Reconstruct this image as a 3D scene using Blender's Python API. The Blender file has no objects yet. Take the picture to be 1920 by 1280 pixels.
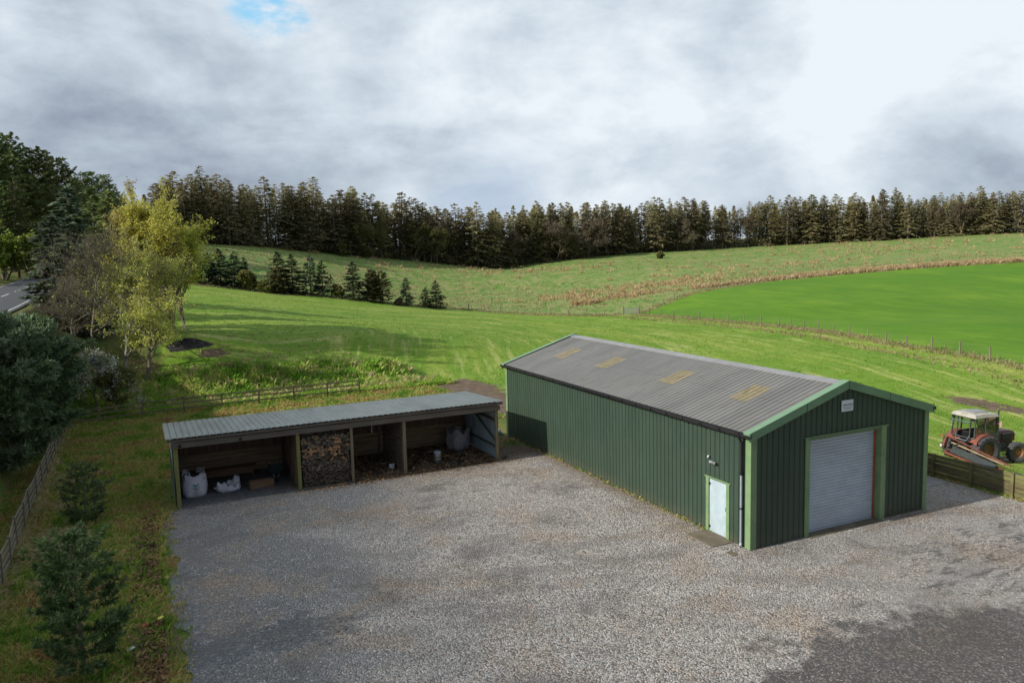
import bpy, math, random
import numpy as np
from mathutils import Vector, Matrix

# ------------------------------------------------------------------ camera, world, sun, exposure
scene = bpy.context.scene
COL = scene.collection
R = math.radians
camd = bpy.data.cameras.new('camera'); cam = bpy.data.objects.new('camera', camd); COL.objects.link(cam)
RT = Vector((0.90318234, -0.42849541, -0.0255606)); UP = Vector((0.07238227, 0.09333287, 0.99300039)); FW = Vector((0.42311047, 0.89871055, -0.11531207))
CAM = Vector((-18.20520635, -20.01159397, 10.40047949))
mw = Matrix.Identity(4)
for i in range(3):
    mw[i][0] = RT[i]; mw[i][1] = UP[i]; mw[i][2] = -FW[i]; mw[i][3] = CAM[i]
cam.matrix_world = mw
camd.sensor_width = 36; camd.lens = 27.68; camd.clip_start = 0.1; camd.clip_end = 4000
scene.camera = cam
scene.view_settings.view_transform = 'Standard'; scene.view_settings.look = 'None'
scene.view_settings.exposure = 0.22; scene.view_settings.gamma = 1
SUN_EL = 30.0
sd = Vector((math.cos(R(SUN_EL)), -0.03, -math.sin(R(SUN_EL)))).normalized()      # direction the light travels
sl = bpy.data.lights.new('sun', 'SUN'); sun = bpy.data.objects.new('sun', sl); COL.objects.link(sun)
sl.energy = 4.2; sl.angle = R(0.6); sl.color = (1.0, 0.95, 0.86)
sun.rotation_euler = sd.to_track_quat('-Z', 'Y').to_euler()

class NT:
    """small node-tree helper"""
    def __init__(s, tree): s.t = tree; s.n = tree.nodes; s.l = tree.links
    def node(s, typ, **kw):
        nd = s.n.new(typ)
        ins = kw.pop('ins', {})
        for k, v in kw.items(): setattr(nd, k, v)
        for k, v in ins.items():
            if hasattr(v, 'links') or isinstance(v, bpy.types.NodeSocket): s.l.new(v, nd.inputs[k])
            else: nd.inputs[k].default_value = v
        return nd
    def math(s, op, a, b=0.0, c=0.0, clamp=False):
        return s.node('ShaderNodeMath', operation=op, use_clamp=clamp, ins={0: a, 1: b, 2: c}).outputs[0]
    def vm(s, op, a, b=(0, 0, 0)):
        nd = s.node('ShaderNodeVectorMath', operation=op, ins={0: a, 1: b})
        return nd.outputs[1] if op in ('DOT_PRODUCT', 'LENGTH') else nd.outputs[0]
    def mix(s, f, a, b, blend='MIX'):
        nd = s.node('ShaderNodeMix', data_type='RGBA', blend_type=blend)
        for k, v in ((0, f), (6, a), (7, b)):
            if isinstance(v, bpy.types.NodeSocket): s.l.new(v, nd.inputs[k])
            else: nd.inputs[k].default_value = v if k == 0 else (v[0], v[1], v[2], 1)
        return nd.outputs[2]
    def noise(s, vec, scale, detail=3, rough=0.55, dist=0.0, out=0):
        return s.node('ShaderNodeTexNoise', ins={'Vector': vec, 'Scale': scale, 'Detail': detail, 'Roughness': rough, 'Distortion': dist}).outputs[out]
    def ramp(s, f, stops, interp='LINEAR'):
        nd = s.node('ShaderNodeValToRGB', ins={0: f}); cr = nd.color_ramp; cr.interpolation = interp
        while len(cr.elements) > 1: cr.elements.remove(cr.elements[-1])
        cr.elements[0].position = stops[0][0]; cr.elements[0].color = (*stops[0][1], 1)
        for p, c in stops[1:]:
            e = cr.elements.new(p); e.color = (*c, 1)
        return nd.outputs[0]
    def mr(s, f, a, b, c=0.0, d=1.0, typ='LINEAR'):
        return s.node('ShaderNodeMapRange', interpolation_type=typ, ins={0: f, 1: a, 2: b, 3: c, 4: d}).outputs[0]
    def scl(s, vec, sc, loc=(0, 0, 0), rot=(0, 0, 0)):
        return s.node('ShaderNodeMapping', ins={'Vector': vec, 'Scale': sc, 'Location': loc, 'Rotation': rot}).outputs[0]

world = bpy.data.worlds.new('World'); scene.world = world; world.use_nodes = True
W = NT(world.node_tree); W.n.clear()
d0 = W.vm('NORMALIZE', W.node('ShaderNodeTexCoord').outputs['Generated'])
sky = W.node('ShaderNodeTexSky', sky_type='NISHITA', sun_disc=False, sun_elevation=R(SUN_EL), sun_rotation=R(270), altitude=200, air_density=1.0, dust_density=0.5, ozone_density=2.5)
sep = W.node('ShaderNodeSeparateXYZ', ins={0: d0})
zz = W.math('ADD', W.math('MAXIMUM', sep.outputs[2], 0.0), 0.38)
P = W.node('ShaderNodeCombineXYZ', ins={0: W.math('DIVIDE', sep.outputs[0], zz), 1: W.math('DIVIDE', sep.outputs[1], zz), 2: 0.0}).outputs[0]
warp = W.noise(P, 0.9, 4, 0.55, out=1)
warp = W.vm('SUBTRACT', warp, (0.5, 0.5, 0.5))
dw = W.vm('NORMALIZE', W.vm('ADD', d0, W.vm('MULTIPLY', warp, (0.16, 0.16, 0.10))))
n_big = W.noise(P, 1.5, 5, 0.5, 0.35)
n_fine = W.noise(W.scl(d0, (1, 1, 1.9), (7.3, 2.1, 0)), 8.0, 10, 0.62, 0.1)
n_puff = W.noise(W.scl(W.vm('ADD', d0, W.vm('MULTIPLY', warp, (.05, .05, .05))), (1, 1, 1.8)), 5.5, 8, 0.56, 0.6)
t = W.math('ADD', 0.73, W.math('MULTIPLY', W.math('SUBTRACT', n_big, 0.5), 0.85))
t = W.math('ADD', t, W.math('MULTIPLY', W.math('SUBTRACT', n_fine, 0.5), 0.80))
t = W.math('ADD', t, W.math('MULTIPLY', W.math('SUBTRACT', n_puff, 0.5), 0.70))
def blob(dr, deg, src=None):
    dt = W.vm('DOT_PRODUCT', src or dw, dr)
    return W.mr(dt, math.cos(R(deg)), 1.0, 0.0, 1.0, 'SMOOTHSTEP')
for dr, deg, a in SKYBLOBS if 'SKYBLOBS' in globals() else [
        ((-.08, .969, .235), 10, .0), ((.111, .968, .223), 10, .16), ((.033, .991, .129), 12, -.26), ((-.10, .985, .12), 10, -.12), ((.135, .986, .095), 9, -.14),
        ((.33, .925, .187), 10, .10), ((.507, .848, .152), 9, .10), ((.443, .86, .255), 13, .10), ((.674, .711, .203), 11, .08),
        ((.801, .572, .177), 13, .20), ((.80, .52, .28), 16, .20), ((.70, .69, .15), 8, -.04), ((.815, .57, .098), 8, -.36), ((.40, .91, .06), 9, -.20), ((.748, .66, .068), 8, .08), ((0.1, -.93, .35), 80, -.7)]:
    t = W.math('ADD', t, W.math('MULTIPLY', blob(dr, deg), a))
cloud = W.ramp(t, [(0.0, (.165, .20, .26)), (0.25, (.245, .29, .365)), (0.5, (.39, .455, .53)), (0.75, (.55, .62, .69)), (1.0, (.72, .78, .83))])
hole = W.math('ADD', W.math('ADD', blob((.165, .940, .297), 4.4), blob((.205, .938, .276), 3.0)), W.math('MULTIPLY', blob((.245, .936, .250), 2.4), .6))
hole = W.math('MULTIPLY', hole, W.mr(n_fine, 0.40, 0.58, 1.25, 0.15))
hole = W.mr(hole, 0.15, 1.2, 0.0, 0.85, 'SMOOTHSTEP')
low = W.math('MULTIPLY', blob((.385, .92, .045), 7.0), W.mr(n_puff, .4, .6, .0, .55))
cloud = W.mix(low, cloud, (.22, .33, .50))
bg1 = W.node('ShaderNodeBackground', ins={'Color': W.mix(1.0, sky.outputs[0], (0.75, 1.4, 1.35), 'MULTIPLY'), 'Strength': 0.15})
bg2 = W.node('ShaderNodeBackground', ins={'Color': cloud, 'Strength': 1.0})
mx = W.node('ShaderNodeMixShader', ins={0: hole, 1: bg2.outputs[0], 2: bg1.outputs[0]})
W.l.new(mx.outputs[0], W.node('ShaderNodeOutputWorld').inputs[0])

# ------------------------------------------------------------------ object helpers
def tag(o, label=None, cat=None, group=None, kind=None):
    if label: o['label'] = label
    if cat: o['category'] = cat
    if group: o['group'] = group
    if kind: o['kind'] = kind
    return o
def empty(name, loc=(0, 0, 0), rz=0.0):
    o = bpy.data.objects.new(name, None); COL.objects.link(o); o.location = loc; o.rotation_euler = (0, 0, rz)
    o.empty_display_size = 0.2
    return o
def copy_tree(o, parent=None):
    c = o.copy(); COL.objects.link(c)
    if parent is not None: c.parent = parent
    for ch in [x for x in o.children]: copy_tree(ch, c)
    return c
class MB:
    """mesh collector: arrays of vertices and faces"""
    def __init__(s): s.V = []; s.F = []; s.n = 0; s.M = []
    def add(s, V, F, mi=0):
        V = np.asarray([tuple(v) for v in V] if isinstance(V, list) else V, float).reshape(-1, 3)
        if len(F) == 0: return s
        s.V.append(V)
        for G in ([F] if isinstance(F, np.ndarray) else [[f for f in F if len(f) == L] for L in sorted({len(f) for f in F})]):
            G = np.asarray(G, int); s.F.append(G + s.n); s.M.append((mi, len(G)))
        s.n += len(V); return s
    def box(s, lo, hi, mi=0, rot=None, piv=None):
        x0, y0, z0 = lo; x1, y1, z1 = hi
        V = np.array([(x0, y0, z0), (x1, y0, z0), (x1, y1, z0), (x0, y1, z0), (x0, y0, z1), (x1, y0, z1), (x1, y1, z1), (x0, y1, z1)], float)
        if rot is not None:
            p = np.array(piv if piv is not None else ((x0 + x1) / 2, (y0 + y1) / 2, (z0 + z1) / 2))
            V = (V - p) @ np.array(rot.to_3x3()).T + p
        return s.add(V, [(0, 3, 2, 1), (4, 5, 6, 7), (0, 1, 5, 4), (1, 2, 6, 5), (2, 3, 7, 6), (3, 0, 4, 7)], mi)
    def bar(s, a, b, w, h=None, mi=0, up=(0, 0, 1)):
        """square bar from a to b"""
        a = Vector(a); b = Vector(b); d = (b - a).normalized(); u = Vector(up)
        if abs(d.dot(u)) > 0.98: u = Vector((1, 0, 0))
        r = d.cross(u).normalized(); u = r.cross(d).normalized(); h = h or w
        V = [p + r * sx * w / 2 + u * sz * h / 2 for p in (a, b) for sx, sz in ((-1, -1), (1, -1), (1, 1), (-1, 1))]
        return s.add([tuple(v) for v in V], [(3, 2, 1, 0), (4, 5, 6, 7), (0, 1, 5, 4), (1, 2, 6, 5), (2, 3, 7, 6), (3, 0, 4, 7)], mi)
    def tube(s, pts, rad, sides=8, caps=True, mi=0):
        pts = [Vector(p) for p in pts]; n = len(pts)
        if not hasattr(rad, '__len__'): rad = [rad] * n
        V = []; F = []
        ref = Vector((0.31, 0.17, 0.93))
        for i, p in enumerate(pts):
            d = (pts[min(i + 1, n - 1)] - pts[max(i - 1, 0)]).normalized()
            rr = ref if abs(d.dot(ref)) < 0.95 else Vector((1, 0, 0))
            a = d.cross(rr).normalized(); b = d.cross(a)
            for k in range(sides):
                t = 2 * math.pi * k / sides; V.append(tuple(p + (a * math.cos(t) + b * math.sin(t)) * rad[i]))
        for i in range(n - 1):
            for k in range(sides):
                k2 = (k + 1) % sides; F.append((i * sides + k, i * sides + k2, (i + 1) * sides + k2, (i + 1) * sides + k))
        s.add(V, F, mi)
        if caps and sides >= 3:
            for i in (0, n - 1):
                c = len(V); vv = V[i * sides:(i + 1) * sides] + [tuple(pts[i])]
                s.add(vv, [(k, (k + 1) % sides, sides) for k in range(sides)], mi)
        return s
    def sticks(s, A, B, ra, rb, sides=3, mi=0):
        """many straight tapered twigs at once"""
        A = np.asarray(A, float); B = np.asarray(B, float); n = len(A)
        if n == 0: return s
        ra = np.broadcast_to(ra, (n,)); rb = np.broadcast_to(rb, (n,))
        d = B - A; d /= np.linalg.norm(d, axis=1)[:, None] + 1e-9
        ref = np.where(np.abs(d[:, 2:3]) > 0.9, [[1.0, 0, 0]], [[0, 0, 1.0]])
        a = np.cross(d, ref); a /= np.linalg.norm(a, axis=1)[:, None] + 1e-9; b = np.cross(d, a)
        V = np.zeros((n, 2 * sides, 3))
        for k in range(sides):
            t = 2 * math.pi * k / sides; o = a * math.cos(t) + b * math.sin(t)
            V[:, k] = A + o * ra[:, None]; V[:, sides + k] = B + o * rb[:, None]
        F = np.array([(k, (k + 1) % sides, sides + (k + 1) % sides, sides + k) for k in range(sides)])
        F = (F[None] + (np.arange(n) * 2 * sides)[:, None, None]).reshape(-1, 4)
        return s.add(V.reshape(-1, 3), F, mi)
    def cards(s, P, size, rng, D=None, elong=1.8, flat=0.35, mi=0):
        """many small rhombic leaves; D = preferred long direction"""
        P = np.asarray(P, float); n = len(P)
        if n == 0: return s
        size = np.broadcast_to(size, (n,))[:, None]
        if D is None: D = rng.normal(size=(n, 3)) * (1, 1, 0.5)
        D = D / (np.linalg.norm(D, axis=1)[:, None] + 1e-9)
        N = rng.normal(size=(n, 3)) * flat + np.array([0, 0, 1.0]); S = np.cross(D, N); S /= np.linalg.norm(S, axis=1)[:, None] + 1e-9
        V = np.stack([P - D * size * elong / 2, P + S * size * .5 - D * size * .1, P + D * size * elong / 2, P - S * size * .5 - D * size * .1], 1).reshape(-1, 3)
        F = np.arange(n * 4).reshape(-1, 4)
        return s.add(V, F, mi)
    def revolve(s, prof, c=(0, 0, 0), axis='Z', sides=24, mi=0):
        V = []; F = []; n = len(prof)
        for k in range(sides):
            t = 2 * math.pi * k / sides
            for r, h in prof:
                x, y = r * math.cos(t), r * math.sin(t)
                v = (x, y, h) if axis == 'Z' else ((x, h, y) if axis == 'Y' else (h, x, y))
                V.append((v[0] + c[0], v[1] + c[1], v[2] + c[2]))
        for k in range(sides):
            k2 = (k + 1) % sides
            for i in range(n - 1): F.append((k * n + i, k2 * n + i, k2 * n + i + 1, k * n + i + 1))
        return s.add(V, F, mi)
    def mesh(s, name, smooth=False):
        me = bpy.data.meshes.new(name)
        V = np.concatenate(s.V) if s.V else np.zeros((0, 3))
        lens = np.concatenate([np.full(len(f), f.shape[1]) for f in s.F]); loops = np.concatenate([f.ravel() for f in s.F])
        me.vertices.add(len(V)); me.vertices.foreach_set('co', V.astype(np.float32).ravel())
        me.loops.add(len(loops)); me.loops.foreach_set('vertex_index', loops.astype(np.int32))
        me.polygons.add(len(lens)); st = np.concatenate([[0], np.cumsum(lens)[:-1]])
        me.polygons.foreach_set('loop_start', st.astype(np.int32))
        me.polygons.foreach_set('material_index', np.concatenate([np.full(n, m) for m, n in s.M]).astype(np.int32))
        me.polygons.foreach_set('use_smooth', np.full(len(lens), smooth))
        me.update(calc_edges=True); me.validate(); return me
    def build(s, name, mats, parent=None, smooth=False, loc=None, bevel=0):
        o = bpy.data.objects.new(name, s.mesh(name, smooth)); COL.objects.link(o)
        for m in (mats if isinstance(mats, (list, tuple)) else [mats]): o.data.materials.append(m)
        if parent is not None: o.parent = parent
        if loc is not None: o.location = loc
        if bevel:
            md = o.modifiers.new('bevel', 'BEVEL'); md.width = bevel; md.segments = 1; md.limit_method = 'ANGLE'
        return o

# ------------------------------------------------------------------ materials
def newmat(name):
    m = bpy.data.materials.new(name); m.use_nodes = True; T = NT(m.node_tree); T.n.clear()
    out = T.node('ShaderNodeOutputMaterial'); b = T.node('ShaderNodeBsdfPrincipled'); T.l.new(b.outputs[0], out.inputs[0])
    return m, T, b, out
def setc(T, b, key, v):
    if isinstance(v, bpy.types.NodeSocket): T.l.new(v, b.inputs[key])
    else: b.inputs[key].default_value = v if not isinstance(v, tuple) or len(v) == 4 else (*v, 1)
def bump(T, b, h, strength=0.3, dist=0.02):
    T.l.new(T.node('ShaderNodeBump', ins={'Height': h, 'Strength': strength, 'Distance': dist}).outputs[0], b.inputs['Normal'])
def mat(name, c1, c2=None, sc=3.0, rough=0.7, metal=0.0, bmp=0.0, stretch=(1, 1, 1), dirt=None, dsc=0.7, det=5, contrast=(.35, .65)):
    """painted / worn surface: two tones by noise, plus optional dirt blotches"""
    m, T, b, _ = newmat(name); c2 = c2 or tuple(x * .75 for x in c1)
    oc = T.node('ShaderNodeTexCoord').outputs['Object']; v = T.scl(oc, stretch)
    n = T.noise(v, sc, det, .6); col = T.mix(T.mr(n, *contrast), c1, c2)
    if dirt: col = T.mix(T.mr(T.noise(T.scl(oc, stretch, (3, 5, 7)), dsc, 6, .65), .5, .72, 0, .85), col, dirt)
    setc(T, b, 'Base Color', col); b.inputs['Roughness'].default_value = rough; b.inputs['Metallic'].default_value = metal
    if bmp: bump(T, b, T.noise(v, sc * 4, 4), bmp, 0.01)
    return m
def leafmat(name, c1, c2, sc=0.6, rnd=0.25, trans=0.25, rough=.65, c3=None):
    m, T, b, out = newmat(name)
    geo = T.node('ShaderNodeNewGeometry'); oi = T.node('ShaderNodeObjectInfo')
    n = T.noise(geo.outputs['Position'], sc, 3, .6)
    col = T.mix(T.mr(n, .35, .65), c1, c2)
    if c3: col = T.mix(T.mr(T.noise(T.scl(geo.outputs['Position'], (1, 1, 1), (9, 4, 2)), sc * .5, 2), .52, .66), col, c3)
    v = T.math('ADD', 1 - rnd, T.math('MULTIPLY', oi.outputs['Random'], 2 * rnd))
    hs = T.node('ShaderNodeHueSaturation', ins={'Hue': T.math('ADD', .5 - .012, T.math('MULTIPLY', oi.outputs['Random'], .024)), 'Saturation': 1.0, 'Value': v, 'Color': col})
    # each leaf a little lighter or darker
    v2 = T.mr(geo.outputs['Random Per Island'], 0, 1, .7, 1.3)
    col = T.mix(1.0, hs.outputs[0], T.node('ShaderNodeCombineColor', ins={0: v2, 1: v2, 2: v2}).outputs[0], 'MULTIPLY')
    setc(T, b, 'Base Color', col); b.inputs['Roughness'].default_value = rough
    b.inputs['Specular IOR Level'].default_value = 0.25
    if trans:
        tr = T.node('ShaderNodeBsdfTranslucent', ins={'Color': col})
        ms = T.node('ShaderNodeMixShader', ins={0: trans, 1: b.outputs[0], 2: tr.outputs[0]}); T.l.new(ms.outputs[0], out.inputs[0])
    return m

# ------------------------------------------------------------------ lie of the land (world metres)
CTL= [(-7.4,179.7,13.65),(8.5,183.2,12.61),(33.2,199.0,10.37),(60.7,206.6,7.48),(91.0,210.4,4.69),(98.5,210.1,5.66),(143.4,214.7,8.22),(197.7,209.3,9.44),(241.2,184.0,10.90),(266.5,156.6,11.69),(-12.6,104.9,6.73),(-1.6,108.9,5.08),(11.2,106.6,3.29),(32.0,110.7,0.37),(51.8,84.7,-0.29),(49.9,50.4,0.59),(42.5,27.4,1.05),(39.8,15.5,0.87),(-14.9,49.9,3.81),(-7.5,57.3,3.38),(1.2,51.4,2.28),(-9.7,74.6,4.24),(0.8,73.1,2.79),(20.7,72.1,0.28),(71.6,93.8,1.83),(95.0,100.1,2.84),(143.4,79.9,5.26),(123.4,91.1,4.41),(62.7,29.8,2.01),(64.5,44.7,0.86),(67.2,64.2,1.64),(153.2,162.0,5.02),(186.3,140.6,6.44),(207.1,119.5,7.26),(103.7,157.1,3.63),(59.9,164.1,1.02),(32.1,163.2,3.52),(7.3,158.2,9.30),(-4.6,144.4,10.71),(61.0,113.3,0.53),(79.0,171.8,2.84),(-24,55,3.6),(-20,44,1.3),(-16,48,1.6),(-10,49,1.9),(-4,50,1.6),(2,50,1.2),(-23,46,2.2),(8,45,0),(20,30,0),(30,10,-0.3),(45,0,-0.8),(60,-20,-1.5),(20,-20,0),(-20,-40,0),(0,-60,0),(0,0,0),(10,25,0),(80,20,-1),(-26,50,6.8),(-33,50,6.9),(-26,90,7.4),(-33,90,7.4),(-26,130,8.1),(-33,130,8.1),(-38,100,8.1),(-42,140,9.2),(-45,200,10),(-55,120,9),(-70,80,9),(-60,40,8),(-80,250,12),(-22,130,7.8),(-21,90,6.6),(-45,10,6.5),(-45,-40,6),(-34,30,6.8),(-36,10,6.5),(-10,235,15),(-60,350,14),(0,420,12),(150,450,8),(300,420,12),(450,350,14),(500,200,8),(400,0,0),(300,-200,-2),(-300,-200,5),(-400,300,12),(0,700,5),(500,600,8) ]
EDGE_FIELD = [(-15.4,102.0),(-12.6,104.9),(-1.6,108.9),(11.2,106.6),(32.0,110.7),(51.8,84.7),(49.9,50.4),(42.5,27.4),(39.8,15.5),(37.2,7.9) ]
EDGE_BRIGHT = [(53.2,83.8),(71.6,93.8),(95.0,100.1),(123.4,91.1),(143.4,79.9),(159.8,71.2) ]
EDGE_WOOD = [(-19.6,170.0),(-7.4,179.7),(8.5,183.2),(33.2,199.0),(60.7,206.6),(91.0,210.4),(98.5,210.1),(143.4,214.7),(197.7,209.3),(241.2,184.0),(266.5,156.6),(284.2,135.4) ]
WOOD= [(-13.4,177.7,27.0),(-12.0,180.0,28.0),(-9.7,181.4,29.9),(-7.7,182.3,30.3),(-5.6,183.4,30.4),(-4.4,184.8,30.6),(-3.1,183.7,30.1),(-1.4,185.3,30.0),(1.1,186.3,28.9),(3.6,189.3,29.2),(4.6,189.2,28.1),(5.7,190.0,28.1),(8.0,192.2,28.1),(11.2,192.6,28.6),(12.5,193.1,29.1),(13.3,193.2,29.0),(16.5,195.4,29.2),(18.0,196.1,29.6),(20.3,197.0,28.6),(22.3,196.5,29.0),(24.7,198.6,30.3),(27.3,198.4,29.4),(29.3,200.4,27.3),(31.3,201.8,25.6),(34.3,202.2,28.4),(36.9,203.2,27.5),(37.6,203.3,28.3),(40.6,203.3,28.0),(42.9,205.5,28.0),(45.5,205.1,25.8),(47.1,205.5,25.8),(50.3,205.7,25.4),(53.6,208.7,27.1),(55.7,208.8,25.0),(57.3,207.8,26.1),(60.6,209.3,25.4),(62.6,209.6,24.9),(65.1,210.2,24.5),(68.5,210.0,22.2),(70.2,210.4,21.9),(74.8,211.2,24.9),(77.8,213.3,23.8),(77.6,211.2,25.3),(81.9,211.4,22.7),(84.0,212.6,22.0),(88.3,214.4,21.7),(90.1,212.6,20.5),(92.2,214.5,21.9),(96.6,214.9,23.5),(99.5,215.2,24.1),(103.4,215.4,25.9),(103.9,214.2,25.8),(109.7,216.7,25.5),(110.5,215.7,25.7),(114.3,216.0,26.8),(117.0,216.4,24.8),(122.1,216.6,25.8),(124.3,216.6,25.3),(128.8,216.2,26.1),(131.0,217.3,26.5),(133.9,216.6,26.5),(137.0,216.6,24.9),(139.4,217.4,25.0),(142.4,216.4,23.2),(148.5,218.6,26.3),(149.0,216.9,26.6),(152.7,216.7,27.1),(157.0,218.3,26.9),(160.0,217.0,27.2),(162.1,216.6,26.7),(166.1,217.0,26.6),(169.0,215.8,27.5),(172.3,215.7,27.4),(175.4,216.4,27.4),(179.6,215.0,25.4),(180.7,214.7,24.3),(187.4,214.1,23.3),(192.9,213.5,24.6),(195.3,213.6,27.3),(197.0,212.1,27.5),(200.3,211.8,26.6),(203.0,208.9,27.1),(205.1,208.8,26.2),(208.2,208.3,27.6),(211.0,205.2,25.5),(212.7,205.1,27.6),(215.5,203.1,27.9),(218.5,201.9,26.9),(219.7,199.9,27.1),(222.2,198.1,26.7),(224.6,195.4,27.0),(225.0,194.0,26.4),(226.9,193.0,25.8),(228.9,191.8,25.4),(231.4,189.1,26.2),(233.5,187.7,28.0),(237.7,187.3,28.9),(239.6,186.1,26.5),(240.1,183.3,26.4),(241.8,181.7,25.2),(244.3,180.3,25.8),(247.1,178.8,26.5),(249.1,177.7,26.2),(251.0,175.6,26.2),(254.4,173.5,26.4),(254.7,172.0,26.4),(254.9,170.9,25.8),(259.1,168.2,27.1),(260.4,167.4,27.1),(260.7,165.8,27.3),(264.3,163.8,26.3),(265.9,162.8,25.8),(267.8,161.8,27.0),(268.1,159.3,26.6),(270.1,158.2,27.0),(272.4,156.1,27.4),(273.9,153.6,26.2),(-13.1,186.0,27.6),(-11.1,186.6,29.5),(-9.1,187.9,29.5),(-5.8,190.2,30.5),(-3.5,192.1,30.7),(-1.5,192.5,30.3),(0.7,192.5,30.1),(3.6,196.9,30.1),(6.2,197.9,28.8),(8.5,196.9,28.9),(11.6,200.0,28.8),(14.1,200.7,30.0),(17.2,200.9,30.5),(20.1,202.2,29.8),(23.2,205.6,29.0),(25.6,206.3,30.6),(28.4,206.5,31.0),(31.6,206.6,25.4),(34.9,209.5,28.3),(38.1,210.3,28.9),(39.7,211.3,29.2),(42.7,211.8,29.3),(47.6,212.0,26.4),(51.0,213.1,26.5),(55.0,213.6,27.3),(58.3,215.5,26.3),(60.9,214.9,25.2),(64.7,216.9,24.9),(66.9,216.6,24.6),(72.5,218.5,22.9),(74.4,217.3,23.7),(78.9,217.9,25.2),(82.4,218.4,24.8),(86.4,219.4,23.2),(90.6,220.0,21.8),(93.6,220.8,21.8),(96.9,219.8,22.4),(100.3,219.9,23.4),(105.1,221.0,24.7),(110.8,221.4,25.1),(113.2,221.7,25.1),(119.5,223.6,27.2),(123.2,223.4,26.5),(126.9,223.0,26.7),(130.4,222.0,24.8),(133.7,223.2,26.3),(138.5,222.1,26.8),(144.7,223.4,24.1),(146.6,223.0,23.4),(151.6,222.9,26.5),(156.1,223.9,27.3),(159.9,221.6,25.4),(163.8,222.6,26.9),(170.7,222.2,27.8),(173.5,222.2,26.4),(177.3,222.6,27.1),(184.0,220.8,26.5),(192.0,220.4,22.7),(195.3,218.4,23.8),(198.2,217.2,27.0),(203.8,217.7,27.2),(208.3,216.1,27.2),(211.9,214.2,26.3),(213.3,210.4,24.5),(217.5,210.3,27.6),(218.5,207.0,27.7),(223.2,206.3,28.1),(226.0,202.6,27.6),(228.7,200.0,27.2),(231.5,199.5,25.7),(233.3,196.6,26.2),(238.0,194.3,24.9),(240.8,192.8,28.2),(243.9,191.0,28.7),(244.8,189.2,28.3),(247.5,186.1,25.9),(251.2,184.8,25.9),(253.8,182.0,27.3),(254.9,180.4,27.3),(259.5,177.1,25.8),(260.2,174.5,26.0),(264.2,173.3,25.8),(264.4,171.0,27.7),(267.3,168.2,27.1),(271.0,165.8,27.2),(272.3,165.3,27.0),(274.8,161.7,26.4),(277.3,159.4,27.0),(279.1,158.1,27.6),(-11.5,192.6,29.4),(-7.6,196.6,31.9),(-3.9,196.6,31.3),(0.7,201.3,31.4),(3.9,201.3,30.2),(10.3,204.3,29.1),(14.8,208.1,30.6),(20.4,209.8,30.0),(26.0,213.1,30.6),(31.7,213.2,29.6),(38.3,216.1,29.5),(43.5,217.7,28.8),(49.3,218.1,26.3),(54.9,221.0,27.3),(61.6,222.1,26.9),(67.9,222.1,25.2),(72.6,222.5,24.0),(82.4,224.5,25.1),(87.6,226.6,23.2),(93.2,225.3,21.7),(102.9,226.1,23.3),(111.1,227.6,25.8),(115.7,227.1,26.9),(124.5,229.5,27.5),(135.5,229.7,26.6),(140.3,229.3,26.7),(146.1,229.0,25.3),(155.8,229.4,26.9),(165.9,228.4,26.3),(172.5,227.6,27.4),(181.3,227.7,27.2),(189.6,226.4,25.7),(197.4,225.6,24.1),(203.2,223.0,27.1),(210.0,221.8,27.4),(216.8,216.7,27.7),(221.9,214.0,28.0),(228.3,209.8,26.6),(233.9,204.2,27.2),(240.2,202.3,26.9),(244.2,197.8,28.1),(248.8,193.3,27.9),(256.1,190.5,26.5),(260.2,185.7,27.3),(264.5,183.2,25.9),(268.4,177.5,27.6),(273.0,172.3,27.6),(276.8,168.6,27.4),(281.5,166.1,26.5),(284.9,161.5,27.3) ]
PINES = [(-39.3,128.5,31.8),(-37.4,128.8,30.7),(-36.9,136.9,31.4),(-34.9,134.1,29.6),(-33.5,139.3,29.5),(-32.1,147.4,30.5),(-30.4,149.6,29.1),(-29.3,157.6,28.1),(-27.4,164.8,28.1),(-25.6,169.8,29.0),(-23.8,175.9,28.7),(-22.0,180.0,27.3),(-20.8,190.0,25.7),(-35.9,151.1,29.1),(-38.9,148.7,29.7),(-32.6,164.4,28.6),(-29.7,179.7,28.4),(-20.3,200.0,21.9),(-18.9,230.0,21.9),(-16.3,245.0,21.8),(-39.3,123.4,25.9),(-34.3,119.1,23.2),(-36.3,118.8,22.4) ]
HEDGE = [(-11.5,107.8,10.9),(-10.0,108.7,11.2),(-8.4,109.6,11.3),(-6.7,109.5,11.8),(-4.6,110.3,11.4),(-3.1,110.1,10.4),(2.0,109.4,11.1),(1.5,107.5,8.7),(4.1,109.1,10.7),(6.8,108.6,10.4),(8.6,108.2,9.6),(9.9,107.9,7.2),(13.3,107.1,9.2),(16.5,107.4,7.8),(18.1,106.9,7.5),(22.4,107.7,6.3),(26.1,108.6,4.5),(27.8,108.0,5.6),(-11.8,112.8,14.0),(17.2,109.2,7.6) ]
BUSH = [(-2.9,107.1,8.6),(-0.9,105.8,7.0),(11.2,107.6,5.8),(20.4,106.2,3.0),(135.7,192.0,8.9),(209.0,202.4,11.3),(226.8,198.0,23.9),(215.3,191.4,10.5),(251.5,170.1,25.1),(32.6,196.1,14.3),(40.6,198.2,12.7),(111.6,212.2,15.0) ]
_P = np.array(CTL, float); _S = 60.0
def _U(r2): return np.where(r2 > 0, r2 * np.log(np.maximum(r2, 1e-12)), 0.0)
_X = _P[:, :2] / _S; _K = _U(((_X[:, None] - _X[None]) ** 2).sum(-1)) + np.eye(len(_X)) * 0.002
_Q = np.hstack([np.ones((len(_X), 1)), _X]); _A = np.block([[_K, _Q], [_Q.T, np.zeros((3, 3))]])
_W = np.linalg.solve(_A, np.concatenate([_P[:, 2], np.zeros(3)]))
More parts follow.
